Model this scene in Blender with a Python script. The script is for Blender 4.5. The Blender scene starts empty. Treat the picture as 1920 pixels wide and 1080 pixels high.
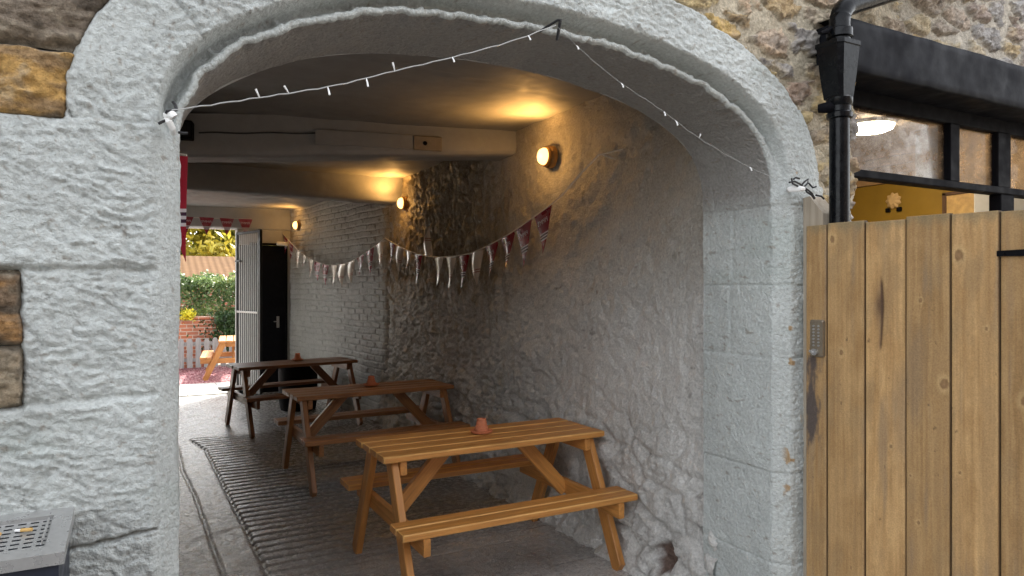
import bpy, math, random
import numpy as np
from mathutils import Vector, Matrix
R = math.radians
rng = np.random.default_rng(7); random.seed(7)
scene = bpy.context.scene
COL = scene.collection

# ------------------------------------------------------------------ measuring helpers
F = 1300.0; YAW = R(28); EYE = 1.65
CA, SA = math.cos(YAW), math.sin(YAW)
def at_y(px, py, Y):            # point of the plane y = Y seen at a photo position (1920 wide)
    x = (px-960)/F; t = Y/(-x*SA+CA); return ((x*CA+SA)*t, Y, EYE+(540-py)/F*t)
def at_x(px, py, X):
    x = (px-960)/F; t = X/(x*CA+SA); return (X, (-x*SA+CA)*t, EYE+(540-py)/F*t)
def brick_x(Y): return 2.56-.142*(Y-8.05)
def at_brick(px, py, off):      # on the brick wall line, off metres in front of it
    x = (px-960)/F; k = (x*CA+SA)/(-x*SA+CA)
    Y = (2.56+.142*8.05-off)/(k+.142); return (k*Y, Y, EYE+(540-py)/F*Y/(-x*SA+CA))

# ------------------------------------------------------------------ noise
_G = rng.normal(size=(256, 3)); _G /= np.linalg.norm(_G, axis=1)[:, None]
_PERM = rng.permutation(256)
def perlin(x, y, z=0.0, seed=0):
    x, y, z = np.broadcast_arrays(np.asarray(x, float)+seed*17.31, np.asarray(y, float)+seed*5.77, np.asarray(z, float)+seed*9.13)
    xi = np.floor(x).astype(int); yi = np.floor(y).astype(int); zi = np.floor(z).astype(int)
    fx, fy, fz = x-xi, y-yi, z-zi
    u, v, w = [t*t*t*(t*(t*6-15)+10) for t in (fx, fy, fz)]
    def g(dx, dy, dz):
        h = _PERM[(_PERM[(_PERM[(xi+dx) & 255]+yi+dy) & 255]+zi+dz) & 255]
        q = _G[h]; return q[..., 0]*(fx-dx)+q[..., 1]*(fy-dy)+q[..., 2]*(fz-dz)
    def L(a, b, t): return a+(b-a)*t
    return 1.6*L(L(L(g(0,0,0), g(1,0,0), u), L(g(0,1,0), g(1,1,0), u), v),
                 L(L(g(0,0,1), g(1,0,1), u), L(g(0,1,1), g(1,1,1), u), v), w)
def fbm(x, y, z=0.0, octv=4, seed=0, gain=.5):
    s = 0; a = 1; f = 1
    for i in range(octv): s = s+a*perlin(x*f, y*f, z*f if np.ndim(z) or z else 0.37*i, seed+i); a *= gain; f *= 2.03
    return s
def ridged(x, y, z=0.0, octv=3, seed=0):
    s = 0; a = 1; f = 1
    for i in range(octv): s = s+a*(1-2*np.abs(perlin(x*f, y*f, z*f if np.ndim(z) or z else 0.37*i, seed+i))); a *= .5; f *= 2.1
    return s
def worley(x, y, seed=0, jit=.85):
    xi = np.floor(x).astype(int); yi = np.floor(y).astype(int)
    f1 = np.full(x.shape, 9.); f2 = f1.copy(); cid = np.zeros(x.shape, int)
    for dx in (-2,-1,0,1,2):
        for dy in (-2,-1,0,1,2):
            a, b = xi+dx, yi+dy
            h = _PERM[(_PERM[(a+seed*7) & 255]+b) & 255]; h2 = _PERM[(h+91) & 255]
            d = np.hypot(x-a-.5-(h/255-.5)*jit, y-b-.5-(h2/255-.5)*jit)
            c = d < f1; f2 = np.where(c, f1, np.minimum(f2, d)); cid = np.where(c, h, cid); f1 = np.where(c, d, f1)
    return f1, f2, cid
def sstep(a, b, x): t = np.clip((x-a)/(b-a), 0, 1); return t*t*(3-2*t)
def lerp(a, b, t): return a+(b-a)*t
def cmix(c1, c2, t): return np.asarray(c1)*(1-t[..., None])+np.asarray(c2)*t[..., None]

# ------------------------------------------------------------------ objects
def tag(o, label=None, cat=None, group=None, kind=None):
    if label: o['label'] = label
    if cat: o['category'] = cat
    if group: o['group'] = group
    if kind: o['kind'] = kind
    return o
def thing(name, label, cat, loc=(0,0,0), rz=0, group=None):
    o = bpy.data.objects.new(name, None); COL.objects.link(o); o.empty_display_size = .1
    o.location = loc; o.rotation_euler = (0, 0, rz); return tag(o, label, cat, group)
def link(name, me, mats, parent=None):
    o = bpy.data.objects.new(name, me); COL.objects.link(o)
    for m in (mats if isinstance(mats, (list, tuple)) else [mats]): me.materials.append(m)
    if parent: o.parent = parent
    return o
def grid_obj(name, P, m, parent=None, mask=None, col=None, smooth=True, flip=False):
    ny, nx = P.shape[:2]
    idx = np.arange(ny*nx).reshape(ny, nx)
    q = np.stack([idx[:-1,:-1], idx[:-1,1:], idx[1:,1:], idx[1:,:-1]], -1)
    if flip: q = q[..., ::-1]
    q = q.reshape(-1, 4)
    if mask is not None:
        q = q[(mask[:-1,:-1] & mask[:-1,1:] & mask[1:,1:] & mask[1:,:-1]).reshape(-1)]
    used = np.zeros(ny*nx, bool); used[q.reshape(-1)] = True
    remap = np.cumsum(used)-1; V = P.reshape(-1, 3)[used]; q = remap[q]
    me = bpy.data.meshes.new(name)
    me.vertices.add(len(V)); me.vertices.foreach_set('co', V.astype(np.float32).ravel())
    me.loops.add(q.size); me.loops.foreach_set('vertex_index', q.astype(np.int32).ravel())
    me.polygons.add(len(q)); me.polygons.foreach_set('loop_start', (np.arange(len(q))*4).astype(np.int32))
    me.update(calc_edges=True)
    if smooth: me.polygons.foreach_set('use_smooth', np.ones(len(q), bool))
    if col is not None:
        c = np.ones((len(V), 4), np.float32); c[:, :3] = np.clip(col, 0, 1).reshape(-1, 3)[used]
        at = me.color_attributes.new('col', 'FLOAT_COLOR', 'POINT'); at.data.foreach_set('color', c.ravel())
    return link(name, me, m, parent)

class MB:
    """collects shapes and links them as one mesh; g = along-the-grain coordinates"""
    def __init__(s): s.v = []; s.f = []; s.m = []; s.g = []
    def add(s, V, Fs, mi=0, g=None):
        b = len(s.v); s.v += [tuple(p) for p in V]; s.f += [tuple(i+b for i in f) for f in Fs]; s.m += [mi]*len(Fs)
        s.g += [tuple(p) for p in (g if g is not None else V)]; return s
    def beam(s, p0, p1, w, t, side=(0,0,1), ch=.004, mi=0, skew0=0, skew1=0, worn=False):
        # w is measured along 'side', t across it; ends may be cut on the skew
        p0, p1 = Vector(p0), Vector(p1); d = (p1-p0); L = d.length; d.normalize()
        sd = Vector(side); sd = (sd-d*sd.dot(d)).normalized(); n = d.cross(sd)
        ch = min(ch, w*.3, t*.3); a, b = w/2, t/2
        ring = [(a,b-ch),(a-ch,b),(-a+ch,b),(-a,b-ch),(-a,-b+ch),(-a+ch,-b),(a-ch,-b),(a,-b+ch)]
        o = random.random()*40; V = []; G = []
        for (e, k, sk) in ((0, .0, skew0), (ch, 1, skew0), (L-ch, 1, skew1), (L, 0, skew1)):
            for (x, y) in ring:
                f = 1 if k else 1-ch/max(a, b)*.8
                xx, yy = x*f, y*f
                V.append(p0+d*(e+sk*x)+sd*xx+n*yy); G.append((o+e, o*.7+xx, o*1.3+yy))
        Fs = [tuple(range(7, -1, -1)), tuple(range(24, 32))]
        for r_ in range(3):
            for i in range(8):
                j = (i+1) % 8; Fs.append((r_*8+i, r_*8+j, r_*8+8+j, r_*8+8+i))
        s.add(V, Fs, mi, G)
        if worn:
            n_ = len(s.m); k_ = n_-len(Fs)
            for j in range(2, 26):
                if (j-2) % 2 == 0 or j < 10 or j >= 18: s.m[k_+j] = mi+1
        return s
    def box(s, a, b, ch=.004, mi=0):
        a, b = Vector(a), Vector(b); e = b-a; c = (a+b)/2
        k = max(range(3), key=lambda i: e[i])
        d = Vector((0,0,0)); d[k] = e[k]/2
        o = [i for i in range(3) if i != k]
        sd = Vector((0,0,0)); sd[o[0]] = 1
        return s.beam(c-d, c+d, e[o[0]], e[o[1]], sd, ch, mi)
    def tube(s, pts, r, n=8, mi=0, cap=True):
        pts = [Vector(p) for p in pts]; rs = r if isinstance(r, (list, tuple)) else [r]*len(pts)
        V = []; up = Vector((.31, .17, .93))
        for i, p in enumerate(pts):
            d = (pts[min(i+1, len(pts)-1)]-pts[max(i-1, 0)]).normalized()
            a = d.cross(up)
            if a.length < .05: a = d.cross(Vector((1,0,0)))
            a.normalize(); b = d.cross(a)
            for k in range(n):
                t = 2*math.pi*k/n; V.append(p+(a*math.cos(t)+b*math.sin(t))*rs[i])
        Fs = [(i*n+k, i*n+(k+1) % n, i*n+n+(k+1) % n, i*n+n+k) for i in range(len(pts)-1) for k in range(n)]
        if cap: Fs += [tuple(range(n-1, -1, -1)), tuple(range((len(pts)-1)*n, len(pts)*n))]
        return s.add(V, Fs, mi)
    def lathe(s, prof, n=24, origin=(0,0,0), axis='Z', mi=0):
        V = []; o = Vector(origin)
        for (r_, h) in prof:
            for k in range(n):
                t = 2*math.pi*k/n; a, b = r_*math.cos(t), r_*math.sin(t)
                V.append(o+(Vector((a, b, h)) if axis == 'Z' else Vector((-h, a, b)) if axis == 'X' else Vector((a, -h, b))))
        m = len(prof)
        Fs = [(i*n+k, i*n+(k+1) % n, i*n+n+(k+1) % n, i*n+n+k) for i in range(m-1) for k in range(n)]
        Fs += [tuple(range(n-1, -1, -1)), tuple(range((m-1)*n, m*n))]
        return s.add(V, Fs, mi)
    def build(s, name, mats, parent=None, smooth=False, angle=None):
        me = bpy.data.meshes.new(name); me.from_pydata(s.v, [], s.f)
        me.polygons.foreach_set('material_index', np.array(s.m, np.int32))
        a = me.attributes.new('gr', 'FLOAT_VECTOR', 'POINT'); a.data.foreach_set('vector', np.array(s.g, np.float32).ravel())
        if smooth: me.polygons.foreach_set('use_smooth', np.ones(len(s.f), bool))
        me.update()
        if smooth: me.set_sharp_from_angle(angle=R(angle or 40))
        return link(name, me, mats, parent)

# ------------------------------------------------------------------ materials
class N:
    def __init__(s, name):
        s.m = bpy.data.materials.new(name); s.m.use_nodes = True; s.t = s.m.node_tree
        s.b = s.t.nodes['Principled BSDF']; s.out = s.t.nodes['Material Output']
    def n(s, typ, **k):
        o = s.t.nodes.new('ShaderNode'+typ)
        for a, v in k.items():
            if hasattr(o, a) and a not in o.inputs: setattr(o, a, v)
            else: o.inputs[a].default_value = v
        return o
    def l(s, a, b): s.t.links.new(a, b)
    def coord(s, src='obj', scale=(1,1,1)):
        if src == 'obj': c = s.n('TexCoord').outputs['Object']
        else: c = s.n('Attribute', attribute_name=src).outputs['Vector']
        mp = s.n('Mapping'); mp.inputs['Scale'].default_value = scale; s.l(c, mp.inputs[0]); return mp.outputs[0]
    def noise(s, c, scale, detail=4, rough=.55, dist=0):
        o = s.n('TexNoise'); o.inputs['Scale'].default_value = scale; o.inputs['Detail'].default_value = detail
        o.inputs['Roughness'].default_value = rough; o.inputs['Distortion'].default_value = dist
        s.l(c, o.inputs['Vector']); return o.outputs['Fac']
    def ramp(s, fac, stops):
        o = s.n('ValToRGB'); e = o.color_ramp.elements
        while len(e) < len(stops): e.new(.5)
        for q, (p, c) in zip(e, stops): q.position = p; q.color = (*c, 1) if len(c) == 3 else c
        s.l(fac, o.inputs[0]); return o.outputs[0]
    def mix(s, a, b, fac, mode='MIX'):
        o = s.n('Mix', data_type='RGBA', blend_type=mode)
        for v, i in ((a, 6), (b, 7)):
            if isinstance(v, tuple): o.inputs[i].default_value = (*v, 1)
            else: s.l(v, o.inputs[i])
        if isinstance(fac, (int, float)): o.inputs[0].default_value = fac
        else: s.l(fac, o.inputs[0])
        return o.outputs[2]
    def rng(s, v, a, b, c, d):
        o = s.n('MapRange'); o.inputs[1].default_value = a; o.inputs[2].default_value = b
        o.inputs[3].default_value = c; o.inputs[4].default_value = d; s.l(v, o.inputs[0]); return o.outputs[0]
    def bump(s, h, dist=.004, strength=1.0):
        o = s.n('Bump'); o.inputs['Distance'].default_value = dist; o.inputs['Strength'].default_value = strength
        s.l(h, o.inputs['Height']); s.l(o.outputs[0], s.b.inputs['Normal'])
    def base(s, c):
        if isinstance(c, tuple): s.b.inputs['Base Color'].default_value = (*c, 1)
        else: s.l(c, s.b.inputs['Base Color'])
    def set(s, **k):
        for a, v in k.items(): s.b.inputs[a.replace('_', ' ')].default_value = v
        return s

def plain(name, c, rough=.6, metal=0, var=.25, scale=30, bump=.0006, coat=0, spec=.5):
    q = N(name); co = q.coord(); f = q.noise(co, scale, 5)
    q.base(q.mix(tuple(v*(1-var) for v in c), tuple(min(1, v*(1+var)) for v in c), f))
    q.l(q.rng(q.noise(co, scale*.6, 3), .3, .7, max(.03, rough-.12), min(1, rough+.12)), q.b.inputs['Roughness'])
    q.set(Metallic=metal, Coat_Weight=coat, Specular_IOR_Level=spec)
    if bump: q.bump(f, bump)
    return q.m
def emit(name, c, s_):
    q = N(name); q.base((0.02,.02,.02)); q.b.inputs['Emission Color'].default_value = (*c, 1); q.b.inputs['Emission Strength'].default_value = s_; return q.m
def wood(name, light, dark, rough=.5, coat=.0, bump=.0012):
    q = N(name); co = q.coord('gr', (1.6, 22, 22))
    f = q.noise(co, 2.2, 6, .6, .6)
    c = q.ramp(f, [(.28, dark), (.5, tuple((a+b)/2 for a, b in zip(light, dark))), (.72, light)])
    big = q.noise(q.coord('gr', (.9, 5, 5)), 1.5, 3)
    c = q.mix(c, tuple(v*.55 for v in dark), q.rng(big, .52, .78, 0, .55))
    fine = q.noise(q.coord('gr', (6, 160, 160)), 2, 3)
    c = q.mix(c, tuple(min(1, v*1.35) for v in light), q.rng(fine, .58, .8, 0, .45))
    q.base(c); q.l(q.rng(f, .3, .7, rough+.12, rough-.1), q.b.inputs['Roughness']); q.set(Coat_Weight=coat, Coat_Roughness=.3)
    q.bump(q.noise(q.coord('gr', (3, 90, 90)), 2, 4), bump); return q.m
def colmat(name, rough=.85, nscale=60, var=.35, bump=.003, bscale=90, spec=.3, rvar=.1, tint=None):
    q = N(name); a = q.n('Attribute', attribute_name='col').outputs['Color']; co = q.coord()
    f = q.noise(co, nscale, 6, .65)
    c = q.mix(a, q.ramp(f, [(.25, (1-var,)*3), (.75, (1+var,)*3)]), 1.0, 'MULTIPLY')
    q.base(c); q.set(Specular_IOR_Level=spec)
    q.l(q.rng(q.noise(co, nscale*.3, 4), .3, .7, rough-rvar, min(1, rough+rvar)), q.b.inputs['Roughness'])
    q.bump(q.noise(co, bscale, 7, .62), bump); return q.m

M = {}
M['paint'] = colmat('grey_masonry_paint', .62, 70, .24, .014, 80, .45)
M['stone'] = colmat('rubble_stone', .9, 60, .45, .016, 90, .25)
M['inner'] = colmat('passage_wall_paint', .5, 70, .30, .013, 75, .5, .15)
M['brickp'] = colmat('painted_brick', .52, 60, .24, .006, 75, .45, .15)
M['floor'] = colmat('worn_stone_floor', .24, 80, .5, .0035, 85, .7, .16)
M['ceil'] = plain('ceiling_plaster', (.225,.22,.208), .6, 0, .15, 9, .003)
M['beam'] = plain('painted_beam', (.28,.275,.262), .55, 0, .15, 14, .003)
M['wallplain'] = plain('grey_wall_plaster', (.42,.42,.41), .7, 0, .15, 12, .004)
M['black'] = plain('black_gloss_paint', (.009,.0095,.012), .6, 0, .6, 14, .0012, 0, .06)
M['blackmatt'] = plain('black_matt_paint', (.0045,.0045,.006), .65, 0, .4, 25, .001, 0, .07)
M['pipe'] = plain('black_cast_iron', (.004,.0045,.0055), .22, 0, .3, 40, .001, 0, .16)
M['steel'] = plain('brushed_steel', (.44,.44,.43), .34, .55, .15, 60, .0004)
M['steeldk'] = plain('dull_steel', (.36,.36,.35), .5, .7, .2, 40, .0004)
M['navy'] = plain('navy_plastic', (.016,.02,.035), .45, 0, .3, 60, .0003)
M['white'] = plain('white_plastic', (.8,.8,.78), .4, 0, .06, 40, .0002)
M['terra'] = plain('terracotta', (.62,.21,.10), .7, 0, .2, 60, .0008)
M['brass'] = plain('bronze_ring', (.30,.17,.06), .4, .6, .25, 60, .0004)
M['wire'] = plain('clear_wire', (.40,.41,.40), .35, 0, .2, 60, 0)
M['darkwire'] = plain('black_wire', (.02,.02,.022), .45, 0, .2, 60, 0)
M['cord'] = plain('pale_cord', (.72,.66,.58), .8, 0, .2, 200, 0)
M['red'] = plain('red_satin', (.27,.012,.028), .30, 0, .2, 12, .0025, .6, .7)
M['redpale'] = plain('pale_sheen_satin', (.80,.66,.56), .25, .2, .35, 9, .003, .6, .8)  # glossy sheen on red pennants painted as a pale base colour
M['redpale2'] = plain('rosy_sheen_satin', (.5,.26,.22), .3, .2, .3, 9, .003, .6, .8)  # rosier tone of the same painted sheen
M['stripe'] = plain('white_print', (.78,.72,.74), .4, 0, .05, 40, 0)
M['navyprint'] = plain('navy_print', (.06,.02,.05), .4, 0, .1, 40, 0)
M['table1'] = wood('orange_stained_wood', (.70,.32,.08), (.40,.165,.038), .5, .15)
M['table2'] = wood('brown_stain_shade_wood', (.46,.21,.07), (.24,.10,.036), .42, .15)  # old stain with passage shade mixed into the brown
M['table3'] = wood('dark_stain_shade_wood', (.29,.125,.05), (.14,.058,.025), .42, .15)  # stain darkened further by the deeper passage shade put into it
M['table4'] = wood('pale_orange_wood', (.42,.19,.05), (.27,.105,.026), .55, 0)
WORN = {'orange_stained_wood': wood('worn_orange_arris', (.85,.50,.17), (.55,.27,.07), .5), 'brown_stain_shade_wood': wood('worn_brown_arris', (.52,.27,.11), (.28,.125,.05), .45), 'dark_stain_shade_wood': wood('worn_dark_arris', (.36,.18,.085), (.18,.08,.04), .45)}
WORN['pale_orange_wood'] = M['table4']
M['post'] = wood('weathered_post_wood', (.42,.36,.28), (.29,.24,.18), .8, 0)
M['gate'] = colmat('pine_gate_boards', .68, 170, .24, .0016, 190, .35)

# ------------------------------------------------------------------ arch profile
LIP = np.array([(.095,-.05),(.095,1.0),(.095,1.9),(.096,2.06),(.099,2.125),(.107,2.185),(.128,2.243),(.166,2.298),(.224,2.352),(.305,2.407),
 (.400,2.460),(.530,2.517),(.761,2.577),(.977,2.605),(1.202,2.619),(1.398,2.621),(1.530,2.616),(1.687,2.603),(1.85,2.580),(2.038,2.543),
 (2.189,2.497),(2.345,2.425),(2.452,2.345),(2.520,2.248),(2.550,2.14),(2.556,2.02),(2.557,1.0),(2.557,-.05)])
def resample(pts, step):
    # Catmull-Rom through the points, then equal steps
    P = np.vstack([pts[0], pts, pts[-1]]); out = []
    for i in range(1, len(P)-2):
        t = np.linspace(0, 1, 24, endpoint=False)[:, None]; a, b, c, d = P[i-1], P[i], P[i+1], P[i+2]
        L0 = np.linalg.norm(c-b); m1 = (c-a)/2; m2 = (d-b)/2
        n1, n2 = np.linalg.norm(m1)+1e-9, np.linalg.norm(m2)+1e-9
        m1 = m1*min(1, L0/n1); m2 = m2*min(1, L0/n2)
        out.append((2*t**3-3*t**2+1)*b+(t**3-2*t**2+t)*m1+(-2*t**3+3*t**2)*c+(t**3-t**2)*m2)
    q = np.vstack(out+[pts[-1:]]); s = np.r_[0, np.cumsum(np.linalg.norm(np.diff(q, axis=0), axis=1))]
    u = np.arange(0, s[-1], step); return np.c_[np.interp(u, s, q[:, 0]), np.interp(u, s, q[:, 1])], u
SP, SU = resample(LIP, .0052)
tan = np.gradient(SP, axis=0)
k = np.exp(-np.linspace(-2, 2, 31)**2); k /= k.sum()
tan = np.stack([np.convolve(np.pad(tan[:, i], 15, 'edge'), k, 'valid') for i in (0, 1)], 1)
tan /= np.linalg.norm(tan, axis=1)[:, None]
NOR = np.c_[-tan[:, 1], tan[:, 0]]           # outward from the opening
S_L = SU[np.argmax(SP[:, 1] > 2.07)]; S_R = SU[len(SU)-1-np.argmax(SP[::-1, 1] > 2.07)]
def lip_dist(X, Z):
    p = SP[::7]; d = np.full(X.shape, 99.); si = np.zeros(X.shape, int)
    for i, (a, b) in enumerate(p):
        e = (X-a)**2+(Z-b)**2; c = e < d; d = np.where(c, e, d); si = np.where(c, i*7, si)
    return np.sqrt(d), si
# voussoir joints (arc position) and the ragged outer edge of the painted band
JS = [S_L+.30]; 
while JS[-1] < S_R-.2: JS.append(JS[-1]+rng.uniform(.215, .275))
JS = np.array(JS); OUT = rng.uniform(.238, .272, len(JS)+1)
OUT[0] = .295; OUT[1] = .42; OUT[2] = .36; OUT[3] = .30
def outer(s): return OUT[np.searchsorted(JS, s)]
def painted(X, Z, r, s):
    """signed distance-like value, > 0 where the wall carries grey paint"""
    wob = .004*fbm(X*12, Z*12, 0.0, 3, 5)
    arch = outer(s)-r
    left = np.minimum(2.113+.01*(X+.2)-Z, .13-X)
    patch = np.maximum(np.maximum(X+.288+.02*(Z-1.5), np.maximum(1.338-Z, Z-1.693)), -9)
    left = np.minimum(left, patch)
    right = np.minimum(2.845-X, np.minimum(2.14-Z, X-2.3))
    return np.maximum(np.maximum(np.where(Z > 2.04, arch, -9), left), right)+wob

def bands(v, pos, w): 
    o = 0
    for p in pos: o = o+np.exp(-((v-p)/w)**2)
    return o

# ------------------------------------------------------------------ the building with the arch
bld = thing('stone_building', 'stone building with a grey painted carriage arch, rubble masonry above and a black beamed window', 'building', (0, 2.2, 0))
def place(o):                       # meshes below are built in world coordinates
    o.matrix_parent_inverse = o.parent.matrix_basis.inverted() if o.parent else Matrix(); return o
def build_arch():
    ns = len(SU); arch = sstep(S_L-.02, S_L+.12, SU)*sstep(S_R-.02, S_R-.38, SU)
    q_soff = np.linspace(0, 1, 44)                       # soffit, back to front
    rows_r = []; rows_y = []
    for t in q_soff[:-1]: rows_r.append(np.full(ns, 0.)); rows_y.append(np.full(ns, 2.70-.44*t))
    lip_prof_a = [(0,2.262),(.004,2.252),(.012,2.247),(.019,2.250),(.024,2.262),(.028,2.285),(.034,2.308),(.043,2.312),(.051,2.300),(.055,2.275),(.059,2.250),(.062,2.230),(.065,2.214),(.069,2.205)]
    lip_prof_j = [(0,2.262),(.003,2.256),(.008,2.250),(.014,2.244),(.020,2.238),(.026,2.232),(.031,2.227),(.036,2.222),(.040,2.218),(.044,2.214),(.047,2.212),(.050,2.210),(.053,2.206),(.056,2.203)]
    for (a, b), (c, d) in zip(lip_prof_a, lip_prof_j):
        rows_r.append(lerp(c, a, arch)); rows_y.append(lerp(d, b, arch))
    for r_ in np.r_[np.arange(.073, .30, .005), np.arange(.30, .62, .0053)]: rows_r.append(np.full(ns, r_)); rows_y.append(np.full(ns, 2.2))
    r_ = np.array(rows_r); Y = np.array(rows_y)
    X = SP[None, :, 0]+NOR[None, :, 0]*r_; Z = SP[None, :, 1]+NOR[None, :, 1]*r_
    S = np.broadcast_to(SU[None, :], r_.shape); A = np.broadcast_to(arch[None, :], r_.shape)
    nsoff = 43; face = np.zeros(r_.shape); face[nsoff+10:] = 1
    faceA = sstep(.045, .075, r_)
    pv = painted(X, Z, r_, S); mask = (pv > 0); mask[:nsoff+15] = True
    # relief: tooled, rock faced stone
    tilt = X*.35
    wq = .02*fbm(X*9, Z*9, 0., 3, 17)
    ux, uz = X+Z*.25+wq, Z+X*.22+wq*1.2
    cre = np.minimum(np.abs(perlin(ux*15, uz*36, Y*9, 23)), .55)+.6*np.minimum(np.abs(perlin(ux*31, uz*70, Y*9, 24)), .5)
    h = .0125*cre+.006*fbm(X*4, Z*5, Y*5, 3, 11, .5)+.0035*fbm(ux*26, uz*58, Y*40, 4, 21, .66)
    h = h*(.75+.5*sstep(-.4, .5, fbm(X*3, Z*3, 0., 2, 19)))
    hs = .005*fbm(X*6, Z*6, Y*6, 5, 31)+.002*fbm(X*40, Z*40, Y*40, 3, 41)
    rightface = sstep(2.5, 2.62, X)
    h = h*(1-.35*rightface)
    # joints on the left pier, the voussoirs and the right jamb
    cx = .0035*perlin(X*6, Z*6, 0., 51)+.003*perlin(X*25, Z*25, 0., 52)
    pier = (X < .12)
    zj = bands(Z+cx*2, [1.70, 1.345], .010)*2.4+bands(Z+cx*3-.045*sstep(.0, -.28, -X+0)*0, [2.112], .01)*.7
    crack = np.exp(-((Z-(.966+.10*np.clip(X, -.2, .06)+.02*sstep(.02, .06, X))+cx*2)/.0048)**2)*(X > -.4)
    jl = np.where(pier, zj*.006+crack*.03+.011*(sstep(1.335, 1.355, Z)-sstep(1.69, 1.71, Z)-.5)*(Z < 2.11)+.013*np.exp(-((r_-.054)/.006)**2)*(Z < 2.1), 0)
    jrel = bands(S+.02*perlin(r_*9, S*3, 0., 7), JS, .005)*A*faceA*np.where(S < S_L+.5, 2.6, .9)
    jgr = bands(S, JS, .008)*A*((r_ > .022) & (r_ < .046))
    edge = np.where(mask, sstep(.018, .0, pv), 0)*faceA
    rj = (X > 2.4) & (Z < 2.2)
    blockj = np.where(rj, bands(Z+cx, [2.03, 1.665, 1.325, .80, .38], .006)*.0065, 0)
    vj = np.where(rj & (r_ < .001), (np.exp(-((Y-2.50-cx)/.006)**2)*((Z > 1.665) & (Z < 2.03))+np.exp(-((Y-2.52-cx)/.006)**2)*((Z > 1.325) & (Z < 1.665)))*.0065, 0)
    blockstep = .006*(perlin(S*0+np.searchsorted(np.array([.38,.8,1.325,1.665,2.03]), Z)*3.7, r_*0, 0., 3))*rj
    lipwob = (.004*bands(S, JS+.05, .05)-.003)*(r_ < .027)*A*sstep(2.36, 2.30, Y)+.008*fbm(S*13, S*0, 0., 5, 61, .6)*(1-faceA)*(r_ < .027)*A*sstep(2.36, 2.30, Y) + .004*fbm(S*5, Y*3, 0., 3, 63)*(r_ < .045)
    rough = .009*np.abs(fbm(X*30, Z*30, Y*30, 3, 77))*sstep(.0, .02, r_)*sstep(.13, .05, r_)*rightface
    disp = faceA*h+(1-faceA)*hs
    Y = Y-faceA*(disp)+jl*faceA+edge*.03-jrel*.004*-1+jgr*-.018+blockj*faceA-rough+blockstep*faceA
    dr = (1-faceA)*(-hs+lipwob+blockj+vj+blockstep)
    X = X+NOR[None, :, 0]*dr; Z = Z+NOR[None, :, 1]*dr
    P = np.stack([X, Y, Z], -1)
    c0 = np.array((.545,.575,.555))
    v = fbm(X*3, Z*3, Y*3, 4, 81)
    col = c0*(1+.10*v[..., None])
    col = cmix(col, (.44,.49,.46), sstep(.2, .8, fbm(X*1.7, Z*5, Y, 3, 84))*.5)
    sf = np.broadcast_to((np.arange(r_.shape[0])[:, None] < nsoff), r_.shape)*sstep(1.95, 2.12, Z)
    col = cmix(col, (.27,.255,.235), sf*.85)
    # flakes of bare stone at the right arris, dirt flecks in the tooling
    # weathering: rubbed grey-brown patches, rain streaks, specks of dirt
    stn = sstep(.25, .8, fbm(X*2.2, Z*3.1, Y, 4, 140))*faceA
    col = cmix(col, (.40,.41,.385), stn*.45)
    col = cmix(col, (.33,.31,.27), sstep(.35, .8, fbm(X*26, Z*2.2, Y*3, 3, 144))*.35*sstep(.9, .2, Z)*faceA)
    col = cmix(col, (.25,.21,.16), sstep(.62, .8, fbm(X*38, Z*44, Y*20, 3, 150))*.6)
    fl = sstep(.70, .78, fbm(X*16, Z*12, Y*8, 3, 90)+.25*np.exp(-((Z-1.0)/.25)**2))*rightface*sstep(.02, .05, r_)*sstep(.14, .09, r_)
    col = cmix(col, (.40,.27,.14), fl)
    return P, mask, col, nsoff
P, mk, cl, nsoff = build_arch()
o = grid_obj('painted_masonry', P[nsoff-1:], M['paint'], bld, mk[nsoff-1:], cl[nsoff-1:]); place(o)
tag(o, 'grey painted stone face of the arch and piers')
o = grid_obj('arch_soffit', P[:nsoff], M['paint'], bld, None, cl[:nsoff]); place(o)

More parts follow.
